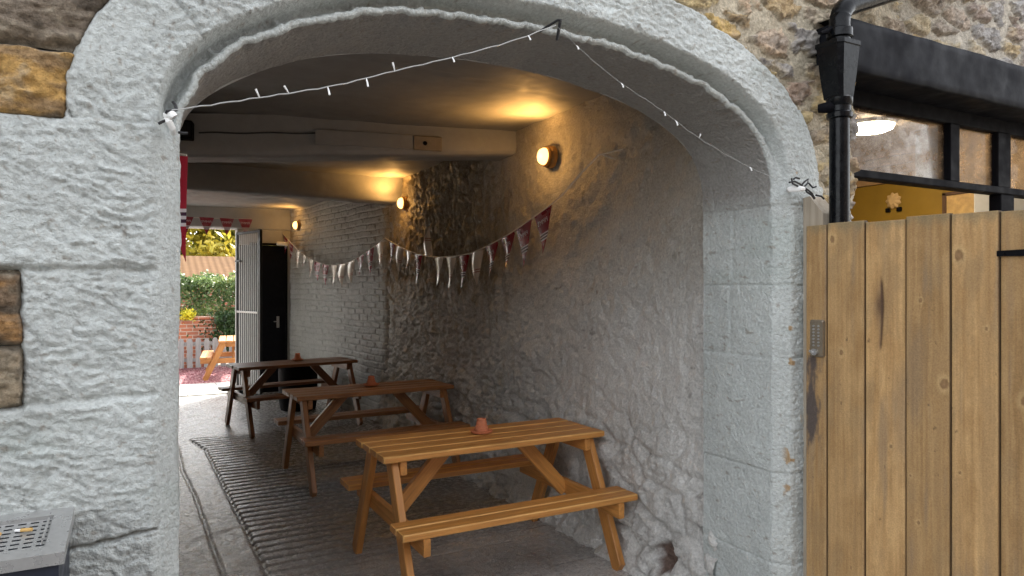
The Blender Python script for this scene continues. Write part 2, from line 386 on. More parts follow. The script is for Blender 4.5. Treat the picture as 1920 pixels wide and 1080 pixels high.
def rubble(name, x0, x1, z0, z1, step, keep, yb, cell, seed, palette, mortar, dome=.03, parent=bld, cover=None):
    X, Z = np.meshgrid(np.arange(x0, x1, step), np.arange(z0, z1, step))
    d, si = lip_dist(X, Z); S = SU[np.minimum(si, len(SU)-1)]
    mask = keep(X, Z, d, S)
    wx = .3*fbm(X*4, Z*5, 0., 3, seed)+.09*fbm(X*18, Z*20, 0., 3, seed+3); wz = .3*fbm(X*4, Z*5, 0., 3, seed+9)+.09*fbm(X*18, Z*20, 0., 3, seed+4)
    cx, cz = cell
    f1, f2, cid = worley(X/cx+wx, Z/cz+wz, seed, .95)
    e = f2-f1
    thr = .13+.1*(_PERM[(cid+40) & 255]/255)
    st = sstep(thr, thr+.055, e+.09*fbm(X*22, Z*26, 0., 3, seed+6))
    crev = np.exp(-((e-thr-.01)/.035)**2)*sstep(-.2, .5, fbm(X*7, Z*7, 0., 3, seed+44))
    hgt = dome*st*(.5+.8*(_PERM[(cid+77) & 255]/255))*(1-.35*sstep(.3, 0., e))
    hgt = hgt+st*(.017*fbm(X*13, Z*19, 0., 5, seed+12, .6)+.006*ridged(X*34, Z*44, 0., 3, seed+13))+(1-st)*.004*fbm(X*22, Z*22, 0., 3, seed+15)
    Y = yb-hgt+.02*crev+.06*sstep(.0, .03, painted(X, Z, d, S))*(Z > 2.0)
    pal = np.array(palette); i1 = _PERM[(cid+13) & 255] % len(pal); i2 = _PERM[(cid+131) & 255] % len(pal)
    t = sstep(-.2, .8, fbm(X*9, Z*9, 0., 4, seed+20))
    c = pal[i1]*(1-t[..., None]*.6)+pal[i2]*t[..., None]*.6
    dk = sstep(.2, .75, fbm(X*15, Z*19, 0., 5, seed+25, .6))
    c = cmix(c, (.09,.08,.07), dk*.55)
    lt = sstep(.4, .9, fbm(X*20, Z*20, 0., 3, seed+28)); c = cmix(c, (.52,.50,.45), lt*.35)
    mc = np.array(mortar)*(1+.18*fbm(X*12, Z*12, 0., 3, seed+30))[..., None]
    col = mc*(1-st[..., None])+c*st[..., None]
    if cover is not None: col = cover(X, Z, col)
    o = grid_obj(name, np.stack([X, Y, Z], -1), M['stone'], parent, mask, col); return place(o)
PAL = [(.56,.44,.24),(.50,.37,.21),(.60,.42,.16),(.44,.36,.27),(.58,.50,.36),(.44,.32,.24),(.40,.37,.34),(.56,.42,.29)]
def keep_r(X, Z, d, S):
    inside_open = (Z < 2.63) & (X > .09) & (X < 2.56) & (Z < np.interp(X, SP[np.argsort(SP[:, 0]), 0], SP[np.argsort(SP[:, 0]), 1]))
    win = (X > 3.085+.012*perlin(X*0, Z*11, 0., 3)+.02*np.sin(Z*21)) & (X < 5.0) & (Z < 2.75)
    return ~inside_open & (d > outer(S)-.05) & ~win & ~((X < 2.80) & (Z < 2.10))
def greyer(X, Z, col):
    t = sstep(3.3, 3.9, X+.3*fbm(X*3, Z*3, 0., 3, 9))*.4
    g = col.mean(-1, keepdims=True)*np.array((1.0,.99,.97)); c = col*(1-t[..., None])+g*t[..., None]
    w = sstep(2.12, 1.98, Z+.06*fbm(X*9, Z*9, 0., 3, 8)); return cmix(c, (.55,.56,.57), w)
rubble('rubble_masonry', .3, 5.1, 1.6, 3.62, .0070, keep_r, 2.222, (.25, .13), 3, PAL, (.53,.465,.35), dome=.016, cover=greyer)
# bare stones left of the arch: two big blocks above the impost and a low patch
def bare(name, x0, x1, z0, z1, c1, c2, yb, seed):
    X, Z = np.meshgrid(np.arange(x0, x1, .006), np.arange(z0, z1, .006))
    d, si = lip_dist(X, Z); S = SU[np.minimum(si, len(SU)-1)]
    u = np.minimum(np.minimum(X-x0, x1-X), np.minimum(Z-z0, z1-Z))+.012*fbm(X*12, Z*12, 0., 3, seed)
    st = sstep(.0, .02, u)
    Y = yb+.05*sstep(.0, .03, painted(X, Z, d, S))-.03*st-st*(.016*fbm(X*7, Z*11, 0., 5, seed+1, .6)+.008*ridged(X*10, Z*26, 0., 4, seed+2))
    t = sstep(-.35, .45, fbm(X*5, Z*17, 0., 5, seed+4, .62)); c = cmix(c1, c2, t)
    c = cmix(c, (.50,.44,.33), sstep(.3, .9, fbm(X*14, Z*20, 0., 4, seed+6))*.5)
    c = cmix(c, (.055,.045,.035), sstep(.25, .75, fbm(X*9, Z*15, 0., 4, seed+7))*.7)
    c = cmix((.34,.30,.24), c, st) if False else np.array((.34,.30,.24))*(1-st[..., None])+c*st[..., None]
    o = grid_obj(name, np.stack([X, Y, Z], -1), M['stone'], bld, None, c); place(o); return o
tag(bare('bare_stone', -.9, -.150, 2.095, 2.292, (.50,.30,.10), (.34,.22,.11), 2.23, 5), 'bare ochre stone block left of the arch')
tag(bare('bare_stone', -.9, .10, 2.292, 2.62, (.20,.16,.12), (.30,.25,.19), 2.232, 15), 'bare dark brown stone block above the ochre one')
tag(bare('bare_stone', -.9, .6, 2.62, 3.0, (.24,.19,.14), (.32,.27,.2), 2.235, 19), 'bare brown stone above the arch')
tag(bare('bare_stone', -.9, -.27, 1.50, 1.70, (.36,.20,.08), (.20,.14,.09), 2.23, 25), 'rusty bare stone in the low gap of the paint')
tag(bare('bare_stone', -.9, -.27, 1.33, 1.50, (.36,.29,.2), (.26,.20,.13), 2.23, 35), 'buff bare stone in the low gap of the paint')
# the rest of the shell: plain wall beyond the frame, rear, upper storey and roof raised unseen to block the sun
m = MB()
m.box((-3.6, 2.21, 0), (-.42, 2.70, 3.0), .01); m.box((-3.6, 2.235, 3.0), (.62, 2.70, 3.6), .01); m.box((-3.6, 2.24, 3.6), (8.0, 2.70, 11.8), .01)
m.box((5.0, 2.23, 0), (8.0, 2.70, 3.6), .01); m.box((2.7, 2.26, 0), (3.07, 2.70, 2.7), .01); m.box((3.07, 2.24, 0), (5.0, 2.5, 1.3), .01)
m.box((-.42, 2.29, 0), (.05, 2.70, 3.0), .01); m.box((.62, 2.29, 2.75), (2.7, 2.70, 3.6), .01); m.box((2.62, 2.29, 2.7), (5.0, 2.62, 3.6), .01)
o = m.build('plain_masonry', M['wallplain'], bld); place(o)
m = MB(); m.box((-3.6, 2.70, 9.0), (8.0, 11.9, 9.2), .02); m.box((-3.6, 11.62, 3.0), (8.0, 11.9, 9.0), .01)
m.box((-3.6, 2.7, 0), (-3.4, 11.6, 9.0), .01); m.box((7.8, 2.7, 0), (8.0, 11.6, 9.0), .01); m.box((-3.4, 11.62, 0), (.0, 11.9, 3.0), .01); m.box((2.7, 11.62, 0), (7.8, 11.9, 3.0), .01)
o = m.build('roof_and_rear', M['wallplain'], bld); place(o)
# back of the arch: ring between the soffit and the passage ceiling
def arch_back():
    sp = SP[::5]; V = []; Fs = []
    for (x, z) in sp: V += [(x, 2.70, z), (1.325+(x-1.325)*1.9, 2.70, max(z, 0)*1.0+(.6 if z > 2 else 0))]
    for i in range(len(sp)-1): Fs.append((2*i, 2*i+1, 2*i+3, 2*i+2))
    return MB().add(V, Fs)
o = arch_back().build('arch_back', M['wallplain'], bld); place(o)

# window: beam, frame, panes
def lintel():
    n = 150; xs = np.linspace(2.80, 5.3, n); sec = []
    for a, b in zip([(2.30,2.655),(2.089,2.655),(2.085,2.659),(2.085,2.891),(2.089,2.895)], [(2.089,2.655),(2.085,2.659),(2.085,2.891),(2.089,2.895),(2.30,2.895)]):
        for k_ in np.linspace(0, 1, 7, endpoint=False): sec.append((lerp(a[0], b[0], k_), lerp(a[1], b[1], k_)))
    sec.append((2.30, 2.895)); D = np.array(sec); x = xs[None, :]+0*D[:, :1]; y = D[:, :1]+0*x; z = D[:, 1:]+0*x
    y = y-.002*fbm(x*3, z*9, 0., 4, 3)-.0018*fbm(x*14, z*40, 0., 3, 5); z = z+.004*fbm(x*5, y*3, 0., 4, 8)
    x = x+.02*fbm(z*14, y*9, 0., 3, 4)*(xs[None, :] < 2.815); y[:, 0] += .03; y[:, -1] += .03
    o = grid_obj('lintel_beam', np.stack([x, y, z], -1), M['black'], bld, smooth=False); return o
place(lintel()); m = MB(); m.box((2.815, 2.13, 2.675), (2.86, 2.29, 2.875), .01); place(m.build('lintel_end', M['black'], bld))
m = MB()
m.box((3.05, 2.29, 2.58), (5.3, 2.37, 2.66), .004); m.box((3.05, 2.285, 2.215), (5.3, 2.37, 2.255), .004); m.box((3.05, 2.30, 1.36), (5.3, 2.38, 1.42), .004)
m.box((3.06, 2.30, 1.42), (3.10, 2.37, 2.215), .004); m.box((4.545, 2.295, 1.42), (4.69, 2.365, 2.215), .004)
for a, b in ((4.015, 4.105), (4.50, 4.64), (5.24, 5.30), (3.06, 3.09)): m.box((a, 2.288, 2.255), (b, 2.366, 2.58), .004)
fr = m.build('window_frame', M['blackmatt'], bld); place(fr)
M['reveal'] = plain('pale_inner_paint', (.62,.66,.66), .6)
for a in (4.012, 4.497): place(MB().box((a, 2.367, 2.256), (a+.03, 2.49, 2.58), .003).build('inner_reveal', M['reveal'], fr))
def glass_mat():
    q = N('dusty_glass'); co = q.coord(); f = q.noise(co, 12, 6, .7); g = q.noise(co, 90, 3)
    tr = q.n('BsdfTransparent'); tr.inputs[0].default_value = (.93,.92,.90,1); gl = q.n('BsdfGlossy'); gl.inputs['Roughness'].default_value = .03
    df = q.n('BsdfDiffuse'); df.inputs[0].default_value = (.20,.165,.125,1)
    fr_ = q.n('Fresnel'); fr_.inputs[0].default_value = 1.16; m1 = q.n('MixShader'); q.l(fr_.outputs[0], m1.inputs[0]); q.l(tr.outputs[0], m1.inputs[1]); q.l(gl.outputs[0], m1.inputs[2])
    m2 = q.n('MixShader'); mu = q.n('Math', operation='MULTIPLY'); q.l(q.rng(f, .35, .7, .12, .7), mu.inputs[0]); q.l(q.rng(g, .4, .7, .5, 1.1), mu.inputs[1])
    q.l(mu.outputs[0], m2.inputs[0]); q.l(m1.outputs[0], m2.inputs[1]); q.l(df.outputs[0], m2.inputs[2]); ts = q.n('BsdfTranslucent'); ts.inputs[0].default_value = (.60,.43,.26,1); m3 = q.n('MixShader'); m3.inputs[0].default_value = .7; q.l(df.outputs[0], m3.inputs[1]); q.l(ts.outputs[0], m3.inputs[2]); q.l(m3.outputs[0], m2.inputs[2]); q.l(m2.outputs[0], q.out.inputs[0]); return q.m
M['glass'] = glass_mat()
for a, b, z0, z1 in ((3.09, 4.015, 2.255, 2.58), (4.105, 4.50, 2.255, 2.58), (4.64, 5.24, 2.255, 2.58)):
    m = MB(); m.box((a-.004, 2.325, z0-.004), (b+.004, 2.330, z1+.004), .0005); place(m.build('window_pane', M['glass'], fr))

# room behind the window
room = thing('back_room', 'room behind the black window with a yellow wall and boarded ceiling', 'room', (5.0, 3.2, 1.3))
m = MB(); m.box((5.70, 2.62, 1.0), (5.75, 6.0, 2.555), .003); place(m.build('yellow_wall', plain('yellow_wall_paint', (.25,.15,.012), .7, 0, .2, 6), room))
def planks(): 
    m = MB()
    for i in range(5): m.box((5.685, 2.62, 2.56+.075*i), (5.745, 6.0, 2.63+.075*i), .004)
    return m
place(planks().build('wall_planks', wood('tan_boards', (.42,.28,.15), (.26,.16,.08), .5), room))
m = MB(); m.box((3.1, 2.5, 2.84), (5.7, 6.0, 2.9), .003); m.box((3.08, 2.71, 1.3), (3.1, 6.0, 2.84), .003); m.box((3.1, 5.98, 1.0), (5.7, 6.0, 2.84), .003); m.box((3.1, 2.5, .95), (5.7, 6.0, 1.0), .003)
place(m.build('room_shell', plain('cream_plaster', (.48,.40,.29), .7, 0, .2, 8), room))
pf = thing('picture_frame', 'small dark framed picture on the yellow wall behind the window', 'picture', (5.69, 3.14, 2.3))
m = MB()
for a, b, c, d in ((-.16,-.13,-.115,.115),(.13,.16,-.115,.115),(-.16,.16,.09,.115),(-.16,.16,-.115,-.09)): m.box((-.02, a, c), (.0, b, d), .003)
m.build('frame', wood('dark_frame', (.12,.06,.03), (.05,.025,.015)), pf)
m = MB(); m.box((-.008, -.13, -.09), (-.002, .13, .09), .0005); m.build('picture', plain('tan_print', (.5,.33,.13), .5, 0, .5, 25), pf)
ws = thing('wall_rosette', 'round cream plaster rosette on the yellow wall behind the window', 'ornament', (5.70, 3.72, 2.40))
m = MB(); n = 36
V = [(-.035, 0, 0)]; 
for j, rr in enumerate((.03, .055, .066)):
    for i in range(n): t = 2*math.pi*i/n; w = rr*(1+.12*math.cos(9*t)); V.append((-.035+.012*j, w*math.cos(t), w*math.sin(t)))
Fs = [(0, 1+i, 1+(i+1) % n) for i in range(n)]+[(1+j*n+i, 1+j*n+n+i, 1+j*n+n+(i+1) % n, 1+j*n+(i+1) % n) for j in range(2) for i in range(n)]
m.add(V, Fs); m.build('rosette', plain('cream_rosette', (.55,.38,.18), .6), ws)
for y in (-.07, .03): MB().box((-.02, y, -.095), (0, y+.04, -.06), .003).build('bracket', M['blackmatt'], ws)
cl_ = thing('ceiling_light', 'bright round ceiling light seen through the dusty window', 'lamp', (4.62, 3.20, 2.835))
MB().lathe([(.17, 0), (.17, -.015), (.165, -.02)], 32).build('base', M['white'], cl_, True)
MB().lathe([(.155, -.0202), (.15, -.045), (.11, -.06), (.0, -.064)], 32).build('diffuser', emit('lit_diffuser', (1,.82,.58), 14), cl_, True)

# ------------------------------------------------------------------ passage walls
def right_wall():
    Yv = np.arange(2.60, 8.20, .0115); Zv = np.arange(-.03, 2.93, .0115); Y, Z = np.meshgrid(Yv, Zv)
    wx = .25*fbm(Y*3, Z*3, 0., 3, 2); wz = .25*fbm(Y*3, Z*3, 0., 3, 5)
    f1, f2, cid = worley(Y/.30+wx, Z/.17+wz, 6); e = f2-f1
    st = sstep(.04, .34, e)
    low = sstep(1.15, .55, Z); far = sstep(4.0, 5.3, Y-.35*(Z-1.2)+.25*fbm(Y*1.5, Z*1.5, 0., 3, 8)); rough = np.maximum(np.maximum(low*.9, far), .38)
    up = sstep(1.35, 1.9, Z)
    h = .018*fbm(Y*1.6, Z*1.6, 0., 3, 12)+rough*((.012+.014*low)*st*(.4+_PERM[(cid+9) & 255]/255)+.022*fbm(Y*6, Z*6, 0., 4, 15)*(1-.4*up))
    hor = ridged(Y*7, Z*19, 0., 3, 33); ver = ridged(Y*13, Z*5, 0., 3, 37)
    h = h+far*(.013*hor*(1-up)+.020*ver*up)+low*.008*hor
    h = h+.0055*fbm(Y*16, Z*16, 0., 5, 40, .6)+.004*(1-far)*np.maximum(0, ridged(Y*6, Z*9, 0., 4, 48))+rough*(.006*fbm(Y*34, Z*40, 0., 3, 44)+.008*(ridged(Y*9, Z*14, 0., 4, 46)-.3)*(1-.5*up))-.012*low*sstep(.1, .0, e)
    h = h+.02*np.exp(-((Y-5.9)/.9)**2-((Z-1.0)/.5)**2)
    # hole with bare brick near the foot
    hole = sstep(1.0, .75, np.hypot((Y-2.99-.04*fbm(Y*9, Z*9, 0., 3, 3))/.085, (Z-.155-.03*fbm(Y*9, Z*9, 0., 3, 4))/.10))
    X = 2.64-h-.10*np.clip(1-Z/1.1, 0, 1)**1.6+.035*hole
    X = X-.03*(1-np.clip(Z, 0, .12)/.12)
    c = np.array((.60,.59,.56))*(1+.12*fbm(Y*2, Z*2, 0., 4, 50))[..., None]
    bare_lamp_brown = sstep(.05, .75, far*up*1.1-.35+.55*fbm(Y*8, Z*2.6, 0., 4, 55)+.2*far)
    c = cmix(c, (.27,.22,.14), bare_lamp_brown*.9); c = cmix(c, (.60,.52,.38), far*up*sstep(.15, .6, fbm(Y*22, Z*5, 0., 4, 64))*.55); c = cmix(c, (.10,.085,.065), far*up*sstep(.25, .7, fbm(Y*17, Z*4, 0., 4, 66))*.6)  # bare stone, plus golden and dark streaks painting the lamps' raking light
    c = cmix(c, (.13,.115,.10), (1-far)*sstep(.70, 1.0, fbm(Y*7, Z*11, 0., 5, 68, .6))*.6)
    c = cmix(c, (.50,.42,.30), sstep(.5, .9, far*.5+.6*fbm(Y*15, Z*6, 0., 3, 58)*far)*.5)
    c = cmix(c, (.30,.26,.20), sstep(1.2, 2.6, Z+.5*fbm(Y*1.1, Z*1.1, 0., 3, 60))*.65)  # browner towards the top: warm lamp tone painted into the wall colour
    c = cmix(c, (.55,.54,.52), sstep(.55, .75, fbm(Y*14, Z*14, 0., 3, 62)-.25*far)*.35)
    c = cmix(c, (.62,.60,.57), np.exp(-((Y-3.02)/.03)**2-((Z-1.17)/.05)**2)*(fbm(Y*30, Z*30, 0., 2, 3) > -.2))
    c = cmix(c, (.15,.10,.078), hole)
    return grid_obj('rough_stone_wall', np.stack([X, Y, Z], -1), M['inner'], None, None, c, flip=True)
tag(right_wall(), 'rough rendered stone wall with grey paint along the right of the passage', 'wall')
def brick_wall():
    L = 3.75; Uv = np.arange(0, L, .0085); Zv = np.arange(-.03, 2.93, .0085); U, Z = np.meshgrid(Uv, Zv)
    wz = .010*fbm(U*2.2, Z*3, 0., 4, 4)+.004*perlin(U*12, Z*12, 0., 6); wu = .012*fbm(U*6, Z*6, 0., 3, 7)
    ch, bl = .082, .235; row = np.floor((Z+wz)/ch); zz = (Z+wz)/ch-row
    uu = (U+wu)/bl+.5*(row % 2); colm = np.floor(uu); uf = uu-colm
    ed = np.minimum(np.minimum(zz, 1-zz)*ch, np.minimum(uf, 1-uf)*bl)
    st = sstep(.002, .013, ed+.003*fbm(U*25, Z*25, 0., 3, 9))
    idh = _PERM[((row*31+colm*7).astype(int)) & 255]/255
    h = .012*st*(.55+.7*idh)+.012*fbm(U*1.7, Z*1.7, 0., 3, 13)+.004*fbm(U*18, Z*22, 0., 4, 17)
    cr = np.exp(-((U-2.35+.05*fbm(U*0, Z*5, 0., 3, 5))/.006)**2)*(Z > .9)*.008
    h = h-cr-.10*np.exp(-(U/.035))
    Y = 8.05+U*.9910; X0 = 2.60-.142*(Y-8.05)
    c = np.array((.44,.445,.43))*(1+.13*fbm(U*3, Z*3, 0., 4, 22)+.06*(idh-.5))[..., None]
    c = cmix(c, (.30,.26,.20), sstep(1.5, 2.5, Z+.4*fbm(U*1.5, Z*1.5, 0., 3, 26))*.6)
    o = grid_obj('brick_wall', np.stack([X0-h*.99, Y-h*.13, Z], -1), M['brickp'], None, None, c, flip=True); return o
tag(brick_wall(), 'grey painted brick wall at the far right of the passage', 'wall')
m = MB(); m.box((-.25, 2.71, 0), (-.005, 11.6, 2.95), .005); tag(m.build('plain_wall', M['wallplain']), 'plain grey wall on the left side of the passage', 'wall')
m = MB(); m.box((-.25, 11.55, 2.57), (2.4, 11.8, 2.95), .02); m.box((1.29, 11.56, 0), (1.50, 11.8, 2.57), .01); m.box((1.50, 11.56, 2.34), (2.3, 11.8, 2.57), .01); m.box((2.03, 11.56, 0), (2.3, 11.8, 2.34), .01); m.box((-.25, 11.56, 0), (.02, 11.8, 2.57), .01)
tag(m.build('end_wall', M['wallplain']), 'grey end wall of the passage around the open gateway', 'wall')

# ceiling and beams
def ceil():
    Xv = np.arange(-.2, 2.85, .03); Yv = np.arange(2.70, 11.7, .03); X, Y = np.meshgrid(Xv, Yv)
    Z = 2.90+.012*fbm(X*1.3, Y*1.3, 0., 3, 5)+.002*fbm(X*9, Y*9, 0., 3, 8)-.07*sstep(1.4, 0., X)*sstep(5.5, 3., Y)*0
    Z = Z+.012*np.exp(-((Y-3.55-.13*X+.0)/.012)**2)
    return grid_obj('ceiling', np.stack([X, Y, Z], -1), M['ceil'], flip=True)
tag(ceil(), 'low grey plaster ceiling of the passage', 'ceiling')
def ceiling_beam(a, b, za, zb, w, label, seed):
    # a, b plan points of the front face; rounded plaster-skimmed beam
    n = 90; t = np.linspace(0, 1, n); sec = [(0,.30),(0,.035),(.012,.012),(.04,0),(w-.04,0),(w-.012,.012),(w,.035),(w,.30)]
    sec2 = []
    for (p, q) in zip(sec[:-1], sec[1:]):
        for k_ in np.linspace(0, 1, 6, endpoint=False): sec2.append((lerp(p[0], q[0], k_), lerp(p[1], q[1], k_)))
    sec2.append(sec[-1]); D = np.array(sec2)
    x = lerp(a[0], b[0], t)[None, :]+0*D[:, :1]; y = lerp(a[1], b[1], t)[None, :]+D[:, :1]; z = lerp(za, zb, t)[None, :]+D[:, 1:]
    z = z+.008*fbm(x*1.5, D[:, :1]*4+0*x, 0., 3, seed); y = y+.008*fbm(x*1.5, z*4, 0., 3, seed+4)
    o = grid_obj('ceiling_beam', np.stack([x, y, z], -1), M['beam'], flip=False); tag(o, label, 'beam', 'painted ceiling beams'); return o
ceiling_beam((-.05, 5.45), (2.72, 4.86), 2.56, 2.715, .30, 'grey ceiling beam nearer the arch with a patch board fixed on it', 3)
ceiling_beam((-.05, 7.66), (2.72, 7.60), 2.645, 2.63, .30, 'farther grey ceiling beam close to the middle wall lamp', 9)
def beam1_y(x): return 5.45+(x+.05)/2.77*(4.86-5.45)
pb = thing('patch_board', 'flat board with a bracket screwed to the face of the nearer beam', 'board', (1.55, beam1_y(1.55)-.004, 2.76), math.atan2(-.59, 2.77))
m = MB(); m.box((-.44, -.014, -.05), (.28, .0, .06), .003); m.build('board', M['beam'], pb)
m = MB(); m.box((.285, -.022, -.055), (.50, .0, .055), .004); m.build('end_block', plain('bare_block', (.25,.205,.15), .7), pb)
MB().lathe([(.017, 0), (.014, .012)], 12, (.37, -.022, 0), 'Y').build('screw', M['blackmatt'], pb)
bx = thing('black_speaker', 'small black box mounted at the left end of the nearer beam', 'speaker', (.27, beam1_y(.27)-.02, 2.76), R(-12))
m = MB(); m.box((-.16, -.08, -.075), (.045, .02, .05), .006); m.build('housing', M['blackmatt'], bx)
m = MB(); m.box((-.15, -.086, -.065), (.035, -.08, .04), .002); m.build('grille', plain('grille_cloth', (.01,.01,.011), .9), bx)
tag(MB().tube([(.345+.06*i, beam1_y(.345+.06*i)-.012, 2.745+.0035*i+.004*math.sin(i)) for i in range(16)], .005, 6).build('power_cable', M['darkwire']), 'thin dark cable running along the face of the nearer beam', 'cable')

# wall lamps
def wall_lamp(loc, label, rz=0, e=1.0):
    t = thing('wall_lamp', label, 'lamp', loc, rz, 'round wall lamps along the passage')
    MB().lathe([(.082, -.02), (.082, .012), (.076, .022), (.066, .026)], 32, axis='X').build('base', M['brass'], t, True)
    MB().lathe([(.072, .024), (.074, .040), (.066, .048), (.060, .046)], 32, axis='X').build('rim', M['brass'], t, True)
    MB().lathe([(.061, .040), (.060, .058), (.050, .076), (.030, .088), (.004, .092)], 32, axis='X').build('lens', LENS, t, True)
    l = bpy.data.lights.new('lamp_bulb', 'SPOT'); l.spot_size = R(135); l.spot_blend = 1; l.shadow_soft_size = .04; l.energy = 5.2*e; l.color = (1, .50, .13)
    o = bpy.data.objects.new('lamp_bulb', l); COL.objects.link(o); o.location = (-.12, 0, .03); o.rotation_euler = (0, R(180-22), 0); o.parent = t
    l2 = bpy.data.lights.new('lamp_bulb', 'POINT'); l2.energy = .5*e; l2.color = (1, .52, .15); l2.shadow_soft_size = .04
    o2 = bpy.data.objects.new('lamp_bulb', l2); COL.objects.link(o2); o2.location = (-.17, 0, 0); o2.parent = t
    return t
LENS = emit('lit_amber_lens', (1,.50,.14), .75)
wall_lamp((2.60, 4.31, 2.60), 'glowing round amber wall lamp nearest the arch', 0)
wall_lamp((2.60, 7.44, 2.60), 'glowing round amber wall lamp beside the farther ceiling beam', 0)
wall_lamp((brick_x(11.15)+.03, 11.15, 2.63), 'glowing round amber wall lamp above the black door at the far end', R(8), .5)

# ------------------------------------------------------------------ floor and ground
def floor():
    Xv = np.r_[np.arange(-.06, .75, .012), np.arange(.75, 2.75, .022)]; Yv = np.arange(.6, 11.62, .010)
    X, Y = np.meshgrid(Xv, Yv)
    edge = np.interp(Y, [3.6, 4.4, 5.2, 7.7, 8.35], [.645, .632, .616, .56, .43]); edge2 = np.interp(Y, [3., 4.5, 6.1, 6.9], [.44, .403, .361, .315])
    inr = sstep(edge-.004, edge+.012, X)*sstep(2.35, 1.9, X)*sstep(8.36, 8.30, Y)*sstep(3.75, 4.8, Y-.25*(X-1))
    yy = Y+.006*fbm(X*.8, Y*.6, 0., 3, 3)-.02*(X-1); ph = (yy/.108) % 1
    rib = sstep(.0, .16, ph)*sstep(1., .80, ph)
    Z = .003*fbm(X*4, Y*4, 0., 4, 12)+.0015*fbm(X*22, Y*22, 0., 3, 14)-.006*sstep(.3, .7, fbm(X*1.5, Y*1.5, 0., 3, 9))
    Z = Z+inr*(rib*.017-.010)
    gr = np.exp(-((X-edge-.004*fbm(X*0, Y*7, 0., 3, 2))/.011)**2)*sstep(3.6, 4.4, Y)*sstep(8.36, 8.2, Y)+np.exp(-((X-edge2-.004*fbm(X*0, Y*6, 0., 3, 5))/.010)**2)*sstep(8.3, 7.9, Y)
    Z = Z-.016*np.clip(gr, 0, 1)
    daylit_slab = sstep(2.0, 2.2, X+.5*sstep(4.7, 3.9, Y))*sstep(5., 4.4, Y)
    jx = np.exp(-((X-2.13-.004*perlin(X*0, Y*8, 0., 3))/.007)**2)+np.exp(-((X-1.52)/.007)**2); jy = 0
    for i in range(12): jy = jy+np.exp(-((Y-(.9+.62*i)-.15*(np.floor((X-1.52)/.61) % 2)-.003*perlin(X*8, Y*0, 0., 4))/.007)**2)
    j = np.clip(jx+jy, 0, 1)*sstep(1.45, 1.6, X)*sstep(5.2, 4.6, Y); Z = Z-.006*j
    thr = np.exp(-((Y-11.45)/.012)**2); Z = Z-.008*thr
    c = np.array((.31,.303,.293))*(1+.22*fbm(X*2.5, Y*2.5, 0., 5, 22))[..., None]
    c = cmix(c, (.25,.242,.233), inr*.8); c = cmix(c, (.055,.05,.048), inr*(1-rib)*.7)
    c = cmix(c, (.44,.415,.385), daylit_slab*.9*sstep(-.8, .5, fbm(X*2, Y*2, 0., 4, 25)+.3)); c = cmix(c, (.07,.065,.06), np.clip(gr, 0, 1)*.85+j*.5)  # slabs near the arch lightened, daylight put into their colour
    c = cmix(c, (.30,.29,.28), sstep(.45, .8, fbm(X*17, Y*17, 0., 3, 28))*.4*(1-inr))
    c = cmix(c, (.48,.47,.45), sstep(11.43, 11.5, Y))
    return grid_obj('passage_floor', np.stack([X, Y, Z], -1), M['floor'], None, None, c)
tag(floor(), kind='structure')
def yard():
    q = N('yard_slabs'); co = q.coord(); b = q.n('TexBrick'); q.l(co, b.inputs[0]); b.inputs['Scale'].default_value = 1
    b.inputs['Brick Width'].default_value = .9; b.inputs['Row Height'].default_value = .6; b.inputs['Mortar Size'].default_value = .012
    b.inputs['Color1'].default_value = (.17,.165,.155,1); b.inputs['Color2'].default_value = (.13,.125,.12,1); b.inputs['Mortar'].default_value = (.08,.075,.07,1)
    q.base(q.mix(b.outputs[0], (.15,.145,.13), q.rng(q.noise(co, 2.5, 6), .45, .75, 0, .7))); q.set(Roughness=.75); q.bump(q.noise(co, 40, 6), .004); return q.m
def sheet(name, x0, x1, y0, y1, z, m_, kind='structure'):
    o = MB().add([(x0,y0,z),(x1,y0,z),(x1,y1,z),(x0,y1,z)], [(0,1,2,3)]).build(name, m_); tag(o, kind=kind); return o
sheet('ground', -300, 300, -300, 300, -.045, plain('earth', (.16,.14,.11), .9, 0, .3, .8, 0))
sheet('yard', -6, 8, -9, 2.6, -.022, yard())
sheet('paving', -5, 8, 11.6, 13.05, .0, plain('pale_flags', (.36,.35,.33), .8, 0, .18, 3, .003, 0, .1))
m = MB()
for i in range(8): m.box((-3+.9*i, 11.63, .001), (-3+.9*i+.885, 12.31, .012+.003*random.random()), .003); m.box((-3.4+.9*i, 12.33, .001), (-3.4+.9*i+.885, 13.02, .012+.003*random.random()), .003)
tag(m.build('paving_slabs', plain('pale_slab', (.40,.39,.37), .85, 0, .2, 4, .003, 0, .1)), kind='structure')
def gravel():
    q = N('red_gravel'); co = q.coord(); v = q.n('TexVoronoi'); v.inputs['Scale'].default_value = 45; q.l(co, v.inputs['Vector'])
    q.base(q.ramp(v.outputs['Color'], [(.2, (.16,.05,.06)), (.5, (.28,.12,.13)), (.8, (.45,.28,.29))])); q.set(Roughness=.95, Specular_IOR_Level=.1); q.bump(v.outputs['Distance'], .02); return q.m
Xg, Yg = np.meshgrid(np.arange(-3, 5, .02), np.arange(13.0, 16.0, .02))
tag(grid_obj('gravel', np.stack([Xg, Yg, .018*np.abs(fbm(Xg*17, Yg*17, 0., 2, 4))-.004], -1), gravel()), kind='stuff')

